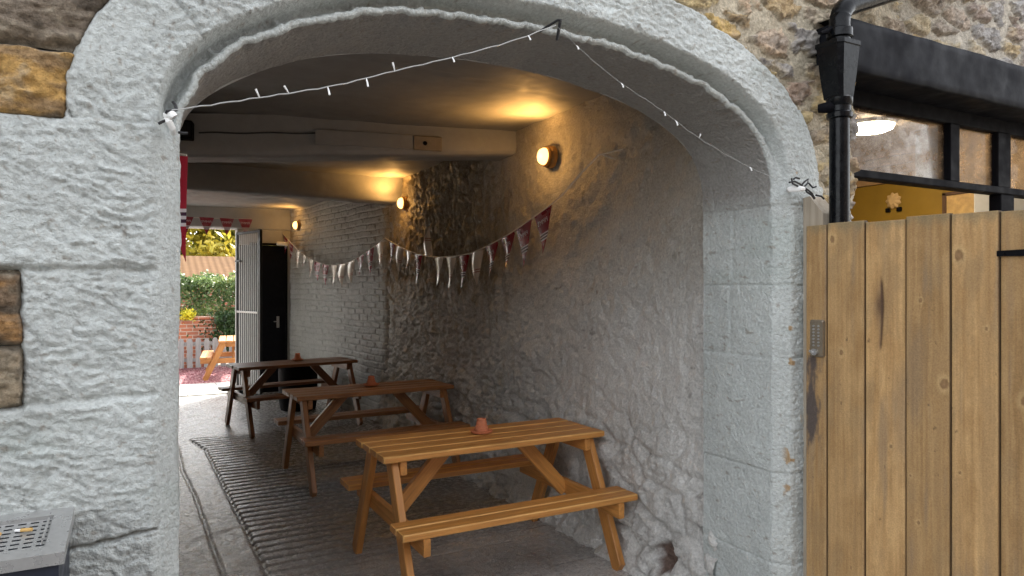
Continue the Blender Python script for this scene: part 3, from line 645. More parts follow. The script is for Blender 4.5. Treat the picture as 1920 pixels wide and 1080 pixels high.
# ------------------------------------------------------------------ picnic tables
def picnic_table(label, loc, rz, mt, group=None, L=1.42, s=1.0):
    wt = WORN[mt.name]
    t = thing('picnic_table', label, 'picnic table', loc, rz, group)
    h = L/2; T = .76*s; m = MB(); bw = .124*s
    for i in range(4): m.beam((-h+random.uniform(-.004,.004), (i-1.5)*(bw+.011), T-.0175), (h+random.uniform(-.004,.004), (i-1.5)*(bw+.011), T-.0175+random.uniform(-.002,.002)), bw, .036, (0,1,0), .007, worn=True)
    m.build('tabletop', [mt, wt], t)
    for sy in (-1, 1):
        m = MB()
        for i in range(2): m.beam((-h-.01, sy*(.435+.105*i)*s, .436*s), (h+.0, sy*(.435+.105*i)*s, .436*s), .098*s, .036, (0,1,0), .006, worn=True)
        m.build('bench', [mt, wt], t)
    for sx in (-1, 1):
        x = sx*(h-.075)
        for sy in (-1, 1):
            MB().beam((x, sy*.165*s, T-.037), (x, sy*.51*s, .0), .092, .04, (0,1,0), .004, 0, -sy*.0, sy*-.46).build('leg', mt, t)
        MB().beam((x-sx*.041, -.585*s, .372*s), (x-sx*.041, .585*s, .372*s), .09, .038, (0,0,1), .004).build('cross_beam', mt, t)
        MB().beam((x-sx*.041, -.245*s, T-.075), (x-sx*.041, .245*s, T-.075), .075, .038, (0,0,1), .004).build('cleat', mt, t)
        MB().beam((x-sx*.055, 0, .35*s), (sx*.235, 0, T-.04), .085, .04, (0,0,1) if False else (1,0,0), .004, 0, .0, .0).build('brace', mt, t)
    return t
G = 'picnic tables in a row along the passage'
picnic_table('orange stained picnic table nearest the arch opening', (1.82, 3.79, 0), R(.5), M['table1'], G)
picnic_table('brown picnic table in the middle of the row', (1.80, 6.10, 0), R(2.5), M['table2'], G)
picnic_table('dark brown picnic table farthest back in the passage beside the black door', (1.60, 8.62, 0), R(9), M['table3'], G)
picnic_table('sunlit pale orange picnic table on red gravel outside', (1.50, 14.05, .0), R(84), M['table4'], None, 1.5, .93)
def pot(label, loc):
    t = thing('terracotta_ashtray', label, 'ashtray', loc, 0, 'terracotta pot ashtrays on the tables')
    MB().lathe([(.05, .0), (.066, .006), (.069, .016), (.060, .018), (.046, .012)], 28).build('saucer', M['terra'], t, True)
    MB().lathe([(.046, .011), (.046, .026), (.039, .030), (.037, .046), (.033, .050), (.032, .066), (.029, .070), (.029, .086), (.024, .088), (.021, .078), (.0, .076)], 28).build('pot', M['terra'], t, True)
pot('upturned terracotta pot ashtray on the orange table nearest the arch', (1.83, 3.84, .763))
pot('upturned terracotta pot ashtray on the brown middle table', (1.83, 6.17, .763))
pot('upturned terracotta pot ashtray on the dark farthest table', (1.67, 8.74, .763))

# ------------------------------------------------------------------ bunting
def text_mesh(txt, size):
    c = bpy.data.curves.new('lettering', 'FONT'); c.body = txt; c.size = size; c.align_x = 'CENTER'; c.shear = .25; c.resolution_u = 2
    o = bpy.data.objects.new('lettering', c); COL.objects.link(o); dg = bpy.context.evaluated_depsgraph_get()
    me = o.evaluated_get(dg).to_mesh(); V = [tuple(v.co) for v in me.vertices]; Fs = [tuple(p.vertices) for p in me.polygons]
    o.evaluated_get(dg).to_mesh_clear(); bpy.data.objects.remove(o); bpy.data.curves.remove(c); return V, Fs
TXT = text_mesh("PIMM'S", .048)
def flag(parent, p0, p1, ln, curl, twist, mats, up=False, writing=True, drop=None):
    """pennant hanging from the cord between p0 and p1; curl rolls its edges, twist turns the tip"""
    p0, p1 = Vector(p0), Vector(p1); ex = (p1-p0); w = ex.length; ex.normalize()
    dn = Vector((0,0,-1)) if not up else Vector((.05,0,.9)); nrm = ex.cross(Vector((0,0,1))).normalized()
    dn = dn if drop is None else Vector(drop).normalized()
    def pos(u, v, off=0):
        kk = .35+.65*v           # u in -1..1 across (scaled by taper), v 0..1 down
        a = curl*u*kk; tw = twist*v
        x = math.sin(a)/(curl*kk)*w/2
        y = (1-math.cos(a))/(abs(curl)*kk)*w/2+off
        k_ = 1 if up is False else 1
        xr = x*math.cos(tw)-y*math.sin(tw); yr = x*math.sin(tw)+y*math.cos(tw)
        return (p0+p1)/2+ex*xr+nrm*(yr+.018*math.sin(v*3+twist*3)*v)+dn*(ln*v)+Vector((0,0,.012*math.sin(2*v*v+twist*5)*u*w))
    m = MB(); nu, nv = 10, 30; V = []; Fs = []; mi = []
    for j in range(nv+1):
        v = j/nv; tp = 1-v
        for i in range(nu+1):
            u = (i/nu*2-1)*max(tp, .01); q = pos(u, v); q = q if True else q
            if j == 0: q = p0.lerp(p1, i/nu)
            V.append(q)
    for j in range(nv):
        vc = (j+.5)/nv; k_ = 0
        if .50 <= vc < .667: k_ = 1 if int((vc-.50)/.0334) % 2 == 0 else 2
        for i in range(nu): Fs.append((j*(nu+1)+i, j*(nu+1)+i+1, (j+1)*(nu+1)+i+1, (j+1)*(nu+1)+i)); mi.append(k_)
    b = len(m.v); m.add(V, Fs); m.m = mi
    if writing:
        for sgn in (-1, 1):
            T = [pos(max(-1, min(1, -sgn*(x)/(w/2)*1.0)), .30-y/ln*1.0, sgn*.0022) for (x, y, z) in TXT[0]]
            m.add(T, TXT[1], 1)
    return m.build('flag', mats, parent, True, 60)
def cord_pts(keys, fn, n=60):
    keys = np.array(keys, float); t = np.r_[0, np.cumsum(np.linalg.norm(np.diff(keys, axis=0), axis=1))]
    P_, _ = resample(keys, t[-1]/n); return [fn(a, b) for a, b in P_]
def string_flags(t, pts, start, pitch, w, ln, n, mode):
    P_ = np.array(pts); s = np.r_[0, np.cumsum(np.linalg.norm(np.diff(P_, axis=0), axis=1))]
    pt = lambda d: [np.interp(d, s, P_[:, i]) for i in range(3)]
    for i in range(n):
        d = start+pitch*i
        if d+w > s[-1]: break
        curl, tw, mt, up = mode(i)
        flag(t, pt(d), pt(d+w), ln*random.uniform(.93, 1.05), curl, tw, [mt, M['stripe'], M['navyprint']] if mt is M['red'] else [mt, mt, M['redpale2']], up, mt is M['red'])
b1 = thing('bunting', 'long string of red pennants sagging in two swags along the right wall', 'bunting', (2.5, 3.7, 2.5))
def fixup(t):
    for c in t.children: c.matrix_parent_inverse = t.matrix_basis.inverted()
keysA = [(1122,291),(1085,330),(1048,371),(985,418),(940,447),(880,475),(820,482),(780,475),(745,460),(722,446)]
keysB = [(722,446),(690,470),(655,491),(622,497),(590,489),(560,470),(538,447),(522,428)]
A = cord_pts(keysA, lambda a, b: at_x(a, b, 2.45)); B = cord_pts(keysB, lambda a, b: at_brick(a, b, .09))
MB().tube(A, .0055, 6).build('cord', M['cord'], b1); MB().tube(B, .004, 6).build('cord', M['cord'], b1)
m = MB(); m.tube([A[0], (2.56, A[0][1]-.10, A[0][2]+.03)], .0035, 6); m.tube([(2.5, A[0][1]+.02, A[0][2]+.01), (2.62, A[0][1]+.05, A[0][2]+.0)], .005, 6); m.build('cord', M['cord'], b1)
def modeA(i):
    if i < 2: return (.2, .05, M['red'], False)
    if i == 2: return (.9, .35, M['red'], False)
    return (random.choice((-1.1, 1.2, .8, -.9)), random.uniform(-.6, .6), M['redpale'] if i in (4, 6, 7, 8, 10, 11) else M['red'], i == 8)
string_flags(b1, A,   .60, .285, .25, .30, 14, modeA)
string_flags(b1, B, .04, .30, .24, .30, 13, lambda i: (random.choice((-1.2, 1.1, .8)), random.uniform(-.6, .6), M['redpale'] if i in (0, 3, 4, 5, 8, 9, 10) else M['red'], False))
fixup(b1)
b2 = thing('bunting', 'row of red pennants across the top of the bright far opening', 'bunting', (.7, 11.5, 2.72))
C_ = [(-.1+.1*i, 11.50, 2.735-.02*math.sin(math.pi*i/16)) for i in range(17)]
MB().tube(C_, .004, 6).build('cord', M['cord'], b2)
for x in (.16, .46, .745, 1.03, 1.30): flag(b2, (x+.0, 11.49, 2.725), (x+.21, 11.49, 2.722), .27, .3, .1, [M['red'], M['stripe'], M['navyprint']])
fixup(b2)
b3 = thing('bunting', 'single large red pennant with three white stripes hanging just inside the left of the arch', 'bunting', (.1, 2.78, 2.13))
MB().tube([(.0, 2.78, 2.13), (.06, 2.78, 2.137), (.118, 2.78, 2.134), (.139, 2.77, 2.131)], .004, 6).build('cord', M['cord'], b3)
flag(b3, (.0, 2.80, 2.13), (.143, 2.775, 2.128), .39, .25, .05, [plain('bright_red_satin', (.42,.018,.04), .35, 0, .15, 12, .002, .4), M['stripe'], M['navyprint']], drop=(.17, 0, -1), writing=False); fixup(b3)

# ------------------------------------------------------------------ string lights and hooks
sl = thing('string_lights', 'thin string of small white lights swagged across the front of the arch', 'string lights', (1.0, 2.12, 2.5))
k1 = cord_pts([(322,207),(400,196),(480,184),(560,172),(640,158),(740,133),(850,107),(960,77),(1042,47)], lambda a, b: at_y(a, b, 2.13), 40)
k2 = cord_pts([(1042,47),(1100,103),(1165,156),(1240,206),(1305,255),(1380,300),(1440,329),(1496,347)], lambda a, b: at_y(a, b, 2.13), 40)
m = MB()
for k_ in (k1, k2):
    a = [(x+.001*math.sin(i*2.1), y+.001*math.cos(i*1.7), z+.0015*math.cos(i*2.3)) for i, (x, y, z) in enumerate(k_)]
    m.tube(a, .0019 if k_ is k1 else .0009, 5)
m.build('wire', M['wire'], sl)
for px, dx, dz in ((480,-.012,.022),(545,-.015,.018),(620,.004,-.026),(684,.004,-.028),(737,-.01,.024),(855,.004,-.018),(998,.006,-.018)):
    P_ = min(k1, key=lambda p: abs((p[0]*CA-p[1]*SA)/(p[0]*SA+p[1]*CA)*F+960-px))
    MB().tube([P_, (P_[0]+dx*.5, P_[1]-.006, P_[2]+dz*.5), (P_[0]+dx, P_[1]-.008, P_[2]+dz)], [.0018, .0026, .0032], 8).build('bulb', M['white'], sl)
for px, dx, dz in ((1085,.004,-.016),(1164,.003,-.018),(1240,.0,-.018),(1268,.004,-.02),(1316,.0,.016),(1400,.003,-.016)):
    P_ = min(k2, key=lambda p: abs((p[0]*CA-p[1]*SA)/(p[0]*SA+p[1]*CA)*F+960-px))
    MB().tube([P_, (P_[0]+dx*.5, P_[1]-.006, P_[2]+dz*.5), (P_[0]+dx, P_[1]-.008, P_[2]+dz)], [.0018, .0026, .0032], 8).build('bulb', M['white'], sl)
a = at_y(1042, 47, 2.16)
m = MB(); m.tube([(a[0]-.02, 2.24, a[2]+.0), (a[0]-.005, 2.14, a[2]+.01), (a[0], 2.12, a[2]+.004)], .005, 6); m.tube([(a[0], 2.13, a[2]), (a[0]+.012, 2.17, a[2]-.05)], .006, 6); m.build('nail', M['darkwire'], sl)
fixup(sl)
def px_tube(m, pts, Y, r): m.tube([at_y(a, b, Y) for a, b in pts], r, 6)
h1 = thing('wall_hook', 'white curved cable hook on the left springing of the arch', 'hook', at_y(320, 240, 2.2))
m = MB(); m.tube([at_y(313,216,2.20), at_y(316,217,2.15), at_y(324,215,2.13), at_y(327,219,2.13)], .011, 8); m.tube([at_y(313,222,2.16), at_y(318,230,2.14), at_y(323,240,2.15), at_y(324.5,249,2.19)], .009, 8)
m.build('hook', M['white'], h1, True)
for pts, Y, r_ in (([(311,213),(313,209),(322,208),(332,205)], 2.135, .0045), ([(331,205),(328,196),(324,190)], 2.14, .0045), ([(310,226),(303,229),(297,232)], 2.15, .004), ([(334,248),(345,250),(352,250)], 2.2, .004)):
    m = MB(); px_tube(m, pts, Y, r_); m.build('cable_end', M['darkwire'], h1)
fixup(h1)
h2 = thing('wall_hook', 'white cable insulator with tangled black wire on the right of the arch', 'hook', at_y(1495, 355, 2.2))
m = MB(); m.tube([at_y(1479,356,2.20), at_y(1482,355,2.13), at_y(1500,354,2.10), at_y(1507,354,2.10)], [.012,.013,.013,.010], 8); m.build('hook', M['white'], h2, True)
for pts in ([(1480,342),(1490,340),(1500,345),(1508,352),(1513,360),(1522,366),(1527,373)], [(1488,336),(1492,333),(1499,335)], [(1503,347),(1509,340),(1515,336),(1515,343),(1508,350)], [(1517,344),(1524,352),(1530,350)], [(1530,366),(1540,368),(1545,373)], [(1508,352),(1516,357),(1522,362),(1528,372)], [(1484,334),(1486,344),(1496,349)]):
    m = MB(); px_tube(m, pts, 2.10, .0042); m.build('cable_end', M['darkwire'], h2)
fixup(h2)

# ------------------------------------------------------------------ drainpipe
dp = thing('drainpipe', 'black cast iron drainpipe with a tapered hopper beside the window beam', 'drainpipe', (2.735, 2.04, 0))
m = MB(); m.tube([(0, 0, 0), (0, 0, 2.46)], .043, 20, cap=True); m.build('pipe', M['pipe'], dp, True)
m = MB(); m.lathe([(.046, 2.40), (.054, 2.405), (.055, 2.425), (.049, 2.432), (.049, 2.455), (.055, 2.462), (.056, 2.49), (.047, 2.50)], 24); m.build('collar', M['pipe'], dp, True)
V = []; 
for (w, d, z) in ((.046, .045, 2.49), (.060, .052, 2.58), (.074, .062, 2.715), (.078, .066, 2.72), (.078, .066, 2.738), (.070, .058, 2.739), (.066, .054, 2.69)):
    for (sx, sy) in ((-1,-.7),(-.7,-1),(.7,-1),(1,-.7),(1,1),(-1,1)): V.append((w*sx, d*sy, z))
Fs = [(i*6+k_, i*6+(k_+1) % 6, i*6+6+(k_+1) % 6, i*6+6+k_) for i in range(6) for k_ in range(6)]+[tuple(range(5,-1,-1)), tuple(range(36,42))]
MB().add(V, Fs).build('hopper', M['pipe'], dp, True, 25)
m = MB(); pts = [(.055, .04, 2.69), (.055, .04, 2.85)]+[(.055+.10*(1-math.cos(t)), .04, 2.85+.10*math.sin(t)) for t in np.linspace(.15, 1.2, 8)]+[(.22, .04, 2.985), (.45, .04, 3.075), (1.2, .04, 3.34)]
m.tube(pts, .046, 20); m.build('bend', M['pipe'], dp, True)
MB().lathe([(.050, 2.81), (.056, 2.815), (.056, 2.85), (.050, 2.855)], 24, (.055, .04, -.03)).build('collar', M['pipe'], dp, True)
MB().tube([(-.03, .0, 2.45), (-.055, .012, 2.45), (-.075, .05, 2.45)], [.018, .026, .02], 10).build('bracket', M['blackmatt'], dp, True)
m = MB(); m.tube([(-.06, .05, 2.79), (-.03, .045, 2.80), (.02, .05, 2.83)], [.007, .012, .009], 8); m.build('lead_flashing', M['blackmatt'], dp)

# ------------------------------------------------------------------ timber gate and post
gp = thing('gate_post', 'pale weathered post with a sloping top against the wall behind the gate', 'post', (2.69, 2.09, 0))
prof = [(.105, 0), (.105, 2.065), (.072, 2.07), (.0, 1.985), (.0, 0)]
V = [(0, y, z) for y, z in prof]+[(.095, y, z) for y, z in prof]; g = [(z, y, x) for x, y, z in V]
MB().add(V, [(0,1,2,3,4), (9,8,7,6,5), (0,5,6,1), (1,6,7,2), (2,7,8,3), (3,8,9,4)], 0, g).build('post', M['post'], gp)
gA, gB = np.array((2.668, 2.165)), np.array((2.752, 1.300)); gd = (gB-gA)/np.linalg.norm(gB-gA); gn = np.array((gd[1], -gd[0]))*1.0   # normal towards the camera side
if gn[0] > 0: gn = -gn
def gate_s(px):
    x = (px-960)/F; k_ = (x*CA+SA)/(-x*SA+CA); d = gA; return (k_*d[1]-d[0])/(gd[0]-k_*gd[1])
cuts = [gate_s(p) for p in (1510, 1550, 1621, 1698, 1782, 1873)]; cuts += [cuts[-1]+.15, cuts[-1]+.30]
gate = thing('timber_gate', 'unpainted pine board gate with dark knots standing at the right of the arch', 'gate', (gA[0], gA[1], 0))
KN = {0: [], 1: [(.40,1.37,.010,.3),(.75,.30,.008,.2),(.15,1.865,.012,.1)], 2: [(.38,.42,.013,.35),(.65,1.00,.006,.2),(.3,.2,.007,.2)], 3: [(.88,1.28,.016,.3),(.35,1.60,.007,.2),(.3,.72,.006,.2),(.12,.9,.005,.2)], 4: [(.18,1.775,.016,.2),(.62,.43,.018,.3),(.75,1.50,.006,.2),(.2,.95,.005,.3)], 5: [(.55,1.25,.016,.3),(.3,.45,.009,.2)], 6: [(.4,1.1,.014,.3)]}
def gate_boards():
    Ps = []; 
    big = MB()
    first = None
    for b in range(len(cuts)-1):
        s0, s1 = cuts[b]+.0015, cuts[b+1]-.0015; w = s1-s0; nx = max(6, int(w/.004)); Zv = np.arange(.06, 1.934+.0001+.004*math.sin(b*2.4), .0045)
        U, Z = np.meshgrid(np.linspace(0, 1, nx), Zv)
        e = np.minimum(U, 1-U)*w; dep = .006*sstep(.0028, 0, e)+.0015*perlin(U*0+b*7.7, Z*1.2, 0., 5)+.001*b*((b*7) % 3-1)
        s = s0+U*w; tp = sstep(1.926, 1.936, Z)*0
        warp = 0; kd = np.full(U.shape, 9.); 
        for (ku, kz, kr, sl_) in KN[b]:
            du = (U-ku)*w; dz = Z-kz; dd = np.hypot(du, dz*.72)/kr; kd = np.minimum(kd, dd)
            warp = warp+np.sign(du+1e-6)*.018*np.exp(-(du/(kr*2.2))**2-(dz/(kr*5))**2)*kr/.012
        x = (U-.5)*w-warp+.02*perlin(U*1.5+b*5, Z*.7, 0., b)
        ring = fbm(x*75+b*13, Z*1.1, 0., 4, 20+b); big_ = fbm(x*22+b*3, Z*.8, 0., 3, 40+b); fine = perlin(x*420, Z*7, 0., 60+b)
        tone = (.88, .96, 1.16, .86, 1.06, .84, .95)[b]
        mot = fbm(U*2.5+b*9, Z*6, 0., 5, 75, .6)
        c = cmix((.355,.208,.084), (.505,.32,.143), sstep(-.9, .9, .55*ring+.4*big_+.6*mot))*tone
        c = c*(1+.10*fine+.10*perlin(x*160, Z*2.5, 0., 66+b))[..., None]
        c = cmix(c, (.29,.175,.08), sstep(.2, .9, big_+.5*mot)*.5)
        kd = kd+.22*fbm(x*90+b, Z*40, 0., 3, 95); c = cmix(c, (.60,.42,.20), sstep(2.3, 1.1, kd)*.4)
        c = cmix(c, (.21,.115,.05), sstep(1.15, .7, kd)*.9); c = cmix(c, (.30,.18,.085), sstep(.8, .2, kd)*.7)
        c = cmix(c, (.30,.20,.10), sstep(.2, .8, fbm(U*1.2+b*11, Z*2.6, 0., 5, 97, .6))*.45); c = cmix(c, (.10,.06,.03), sstep(.95, 1.05, fbm(x*60+b*5, Z*22, 0., 3, 99))*.7)
        c = cmix(c, (.22,.17,.12), sstep(.25, .8, fbm(U*2.2+b*3, Z*1.5, 0., 4, 70))*.45)
        if b == 0: c = cmix(c, (.09,.07,.06), sstep(.2, .75, np.exp(-((U-.32)/.4)**2)*np.exp(-((Z-1.17)/.24)**4)*.85+.34*fbm(U*4, Z*11, 0., 5, 4, .6)))
        if b in (2, 3): c = cmix(c, (.17,.14,.11), .35*np.exp(-((U-(.95 if b == 2 else .25))/.22)**2)*sstep(.3, .9, np.exp(-((Z-(1.1 if b == 2 else 1.33))/.25)**2)+.3*fbm(U*4, Z*6, 0., 3, 9)))
        if b == 2:
            cr = np.exp(-((U-.38-.05*np.sin(Z*9))/.035)**2)*sstep(1.38, 1.42, Z)*sstep(1.71, 1.66, Z)+np.exp(-((U-.36)/.11)**2-((Z-1.58)/.06)**2)*.8
            c = cmix(c, (.06,.03,.02), np.clip(cr, 0, 1)*.9); dep = dep+.004*np.clip(cr, 0, 1)
        c = cmix(c, (.20,.17,.10), sstep(1.88, 1.935, Z+.02*fbm(U*4, Z*6, 0., 3, 90))*.6)
        c = cmix(c, (.07,.045,.025), sstep(.0032, .0005, e)*.85)
        off = -dep
        P_ = np.stack([gA[0]+gd[0]*s+gn[0]*off-gA[0], gA[1]+gd[1]*s+gn[1]*off-gA[1], Z], -1)
        Ps.append((P_, c))
    return Ps
bs = gate_boards()
# boards joined into one panel mesh
def join_boards(bs, name):
    Vs = []; Qs = []; Cs = []; b0 = 0
    for P_, c in bs:
        back = P_[:, :, :].copy(); th = .022; gnv = np.array((gn[0], gn[1], 0))
        ring = np.concatenate([P_[:1]-gnv*th, P_, P_[-1:]-gnv*th], 0); rc = np.concatenate([c[:1], c, c[-1:]], 0)
        ring = np.concatenate([ring[:, :1]-gnv*th, ring, ring[:, -1:]-gnv*th], 1); rc = np.concatenate([rc[:, :1], rc, rc[:, -1:]], 1)
        ny, nx = ring.shape[:2]; idx = np.arange(ny*nx).reshape(ny, nx)+b0
        Qs.append(np.stack([idx[:-1,:-1], idx[:-1,1:], idx[1:,1:], idx[1:,:-1]], -1).reshape(-1, 4)); Vs.append(ring.reshape(-1, 3)); Cs.append(rc.reshape(-1, 3)); b0 += ny*nx
    V = np.concatenate(Vs); q = np.concatenate(Qs)[:, ::-1]; C_ = np.concatenate(Cs)
    me = bpy.data.meshes.new(name); me.vertices.add(len(V)); me.vertices.foreach_set('co', V.astype(np.float32).ravel())
    me.loops.add(q.size); me.loops.foreach_set('vertex_index', np.ascontiguousarray(q).astype(np.int32).ravel()); me.polygons.add(len(q)); me.polygons.foreach_set('loop_start', (np.arange(len(q))*4).astype(np.int32)); me.update(calc_edges=True)
    at_ = me.color_attributes.new('col', 'FLOAT_COLOR', 'POINT'); at_.data.foreach_set('color', np.c_[np.clip(C_, 0, 1), np.ones(len(C_))].astype(np.float32).ravel())
    return link(name, me, M['gate'], gate)
join_boards(bs, 'boards')
def gpt(s, z, off=0): return (gd[0]*s+gn[0]*off, gd[1]*s+gn[1]*off, z)
for z in (.35, 1.65): MB().beam(gpt(0, z, -.045), gpt(cuts[-1], z, -.045), .10, .03, (0,0,1)).build('rail', M['post'], gate)
m = MB(); s0 = gate_s(1870); zt = 1.775
V = [gpt(s0, zt+.010, .004), gpt(s0, zt-.010, .004), gpt(s0+.45, zt-.020, .004), gpt(s0+.45, zt+.020, .004)]; V2 = [gpt(s0-.004, zt+.006, -.002), gpt(s0-.004, zt-.006, -.002), gpt(s0+.45, zt-.022, -.002), gpt(s0+.45, zt+.022, -.002)]
m.add(V+V2, [(0,1,2,3), (4,5,1,0), (5,6,2,1), (6,7,3,2), (7,4,0,3)]); m.lathe([(.006, 0), (.004, .003)], 10, gpt(s0+.025, zt, .004), 'X'); hg = m.build('strap_hinge', M['blackmatt'], gate)
lk = [ (gate_s(1524)+gate_s(1546))/2 ]; sL = lk[0]
def lock():
    o = bpy.data.objects.new('keypad_lock', None); COL.objects.link(o); o.parent = gate; o.location = gpt(sL, 1.425, 0); o.rotation_euler = (0, 0, math.atan2(gd[1], gd[0])); return o
lkm = MB(); w, h = .033, .083
ringp = []
for cx_, cz_, a0 in ((w-.01, h-.01, 0), (-w+.01, h-.01, 90), (-w+.01, -h+.01, 180), (w-.01, -h+.01, 270)):
    for k_ in range(6): t = R(a0+k_*18); ringp.append((cx_+.01*math.cos(t), cz_+.01*math.sin(t)))
nr = len(ringp); V = []
for (sc, off) in ((1, 0), (1, .012), (.93, .018), (.0, .019)):
    for (a, b) in ringp: V.append(gpt(sL+a*sc, 1.425+b*sc, off))
lkm.add(V, [(i*nr+k_, i*nr+nr+k_, i*nr+nr+(k_+1) % nr, i*nr+(k_+1) % nr) for i in range(3) for k_ in range(nr)])
lko = lkm.build('keypad_lock', plain('bronzed_steel', (.27,.225,.165), .4, .6, .3, 60, .0004), gate, True, 30)
m = MB()
for i in range(7):
    for j in (-1, 1):
        c_ = Vector(gpt(sL+j*.012, 1.425+.055-.0145*i, .018)); n_ = Vector((gn[0], gn[1], 0)); m.tube([c_, c_+n_*.005], .0045, 10)
m.build('button', M['steel'], lko)
m = MB(); c_ = Vector(gpt(sL, 1.365, .018)); n_ = Vector((gn[0], gn[1], 0)); m.tube([c_, c_+n_*.012, c_+n_*.02], [.011, .012, .015], 14); m.beam(c_+n_*.02+Vector((0,0,-.004)), c_+n_*.02+Vector((gd[0]*-.022, gd[1]*-.022, .004)), .011, .006, (0,0,1), .002); m.build('knob', M['steel'], lko, True)

# ------------------------------------------------------------------ cigarette bin
bn = thing('cigarette_bin', 'wall mounted steel topped cigarette bin with a navy body', 'ashtray bin', (-.30, 2.17, 0))
def slope_z(y): return 1.064+(y-0)*.10         # top falls towards the front (y negative)
x0, x1, yb, yf = -.33, .138, .02, -.262
m = MB(); V = [(x0, yb, .35), (x1-.012, yb, .35), (x1-.012, yf+.012, .35), (x0, yf+.012, .35), (x0, yb, slope_z(yb)-.02), (x1-.012, yb, slope_z(yb)-.02), (x1-.012, yf+.012, slope_z(yf)-.02), (x0, yf+.012, slope_z(yf)-.02)]
m.add(V, [(3,2,1,0), (4,5,6,7), (0,1,5,4), (1,2,6,5), (2,3,7,6), (3,0,4,7)]); m.build('body', M['navy'], bn)
m = MB(); px0, px1, py0, py1 = -.30, .096, -.222, -.03
def rim(a, b, c, d, dz=0): # four-sided frame between outer and inner rectangles, with a drop skirt
    V = []
    for (xa, xb, ya, yb_), off in (((a[0], a[1], a[2], a[3]), -.028), ((a[0], a[1], a[2], a[3]), 0), ((b[0], b[1], b[2], b[3]), 0.002), ((b[0], b[1], b[2], b[3]), -.008)):
        for (x, y) in ((xa, ya), (xb, ya), (xb, yb_), (xa, yb_)): V.append((x, y, slope_z(y)+off))
    return V, [(i*4+k_, i*4+(k_+1) % 4, i*4+4+(k_+1) % 4, i*4+4+k_) for i in range(3) for k_ in range(4)]
V, Fs = rim((x0, x1, yf, yb), (px0, px1, py0, py1), 0, 0); m.add(V, Fs); m.build('top_tray', M['steel'], bn)
def perf():
    # plate with real slots: tile each cell with a frame of four quads
    m = MB(); nx_, ny_ = 15, 8; cw = (px1-px0)/nx_; chh = (py1-py0)/ny_
    for j in range(ny_):
        for i in range(nx_):
            ax, ay = px0+i*cw, py0+j*chh; bx_, by = ax+cw, ay+chh
            if j in (0, ny_-1) and False: pass
            o = .16*cw; ex0, ex1, ey0, ey1 = ax+o, bx_-o, ay+chh*.36, by-chh*.30
            Q = [(ax,ay),(bx_,ay),(bx_,by),(ax,by),(ex0,ey0),(ex1,ey0),(ex1,ey1),(ex0,ey1)]
            m.add([(x, y, slope_z(y)-.008) for x, y in Q], [(0,1,5,4),(1,2,6,5),(2,3,7,6),(3,0,4,7)])
    return m
perf().build('perforated_plate', M['steel'], bn)
m = MB(); m.box((px0, py0, .99), (px1, py1, 1.0), .001); m.build('inner_tray', M['blackmatt'], bn)
m = MB(); m.tube([(.085, -.06, slope_z(-.06)-.006), (.088, -.06, slope_z(-.06)+.006), (.088, -.185, slope_z(-.185)+.006), (.085, -.185, slope_z(-.185)-.006)], .0028, 8); m.build('handle', M['steel'], bn)
def butt(label, x, y, rz, ash=True):
    t = thing('cigarette_butt', label, 'cigarette butt', (x-.30, y+2.17, slope_z(y)-.001), rz)
    MB().tube([(-.013, 0, .0), (.013, 0, .002)], .0045, 12).build('filter', plain('filter_paper', (.58,.36,.12), .8, 0, .2, 300, 0), t, True)
    MB().tube([(-.028, 0, -.001), (-.014, 0, .0)], [.0032, .0042], 12).build('paper', plain('white_paper', (.8,.8,.78), .8), t, True)
butt('orange tipped cigarette butt on the perforated bin top',   .046, -.10, R(-28))
butt('second cigarette butt at the left edge of the bin top', -.010, -.115, R(80))

# ------------------------------------------------------------------ far end: iron gate, black door
ig = thing('iron_gate', 'tall dark iron bar gate standing open at the far end of the passage', 'gate', (1.285, 11.52, 0), math.atan2(-.72, .235))
Lg, z0, z1 = .80, .08, 2.515
M['palebar'] = plain('daylit_bar_paint', (.60,.61,.61), .5, 0, .2, 30, .001)  # bar colour kept pale to carry the daylight the bars catch
M['iron'] = plain('dark_iron', (.012,.013,.013), .45, 0, .3, 40, .0006)
m = MB(); m.box((0, -.02, z0), (.05, .02, z1), .003); m.box((Lg-.06, -.02, z0), (Lg, .02, z1), .003); m.box((.05, -.018, z1-.045), (Lg-.06, .018, z1-.002), .003); m.box((.05, -.018, z0+.002), (Lg-.06, .018, z0+.05), .003); m.build('frame', M['iron'], ig)
for i in range(10): x = .085+i*.066; MB().beam((x, 0, z0+.04), (x, 0, z1-.03), .020, .008, (1,0,0), .002).build('bar', M['palebar'], ig)
MB().box((.05, -.03, 1.27), (Lg-.06, -.012, 1.30), .002).build('cross_rail', M['steel'], ig)
m = MB(); m.box((.03, -.05, 2.05), (.2, -.02, 2.075), .002); m.build('bolt', M['iron'], ig)
bd = thing('black_door', 'black painted door in the end wall right of the iron gate', 'door', (1.77, 11.545, 0))
m = MB(); m.box((-.45, -.050, .0), (-.27, -.004, 2.32), .004); m.build('shade_panel', M['black'], bd); m = MB(); m.box((-.245, -.055, .0), (.23, -.01, 2.32), .004); m.build('panel', M['black'], bd)  # narrow black panel added as painted shade behind the gate bars
m = MB(); m.box((-.29, -.08, .0), (-.245, 0, 2.36), .004); m.box((.23, -.08, .0), (.265, 0, 2.36), .004); m.box((-.245, -.08, 2.325), (.23, 0, 2.36), .004); m.build('frame', M['blackmatt'], bd)
m = MB(); m.box((.10, -.075, 1.02), (.14, -.055, 1.20), .003); m.tube([(.12, -.075, 1.12), (.12, -.11, 1.12), (.05, -.112, 1.12)], .008, 8); m.build('handle', M['steeldk'], bd)
cy = tag(MB().beam((2.03, 11.40, 2.345), (1.86, 11.42, 2.355), .06, .06, (0,0,1), .01).build('door_closer', M['white']), 'small white box at the top of the black door', 'box')
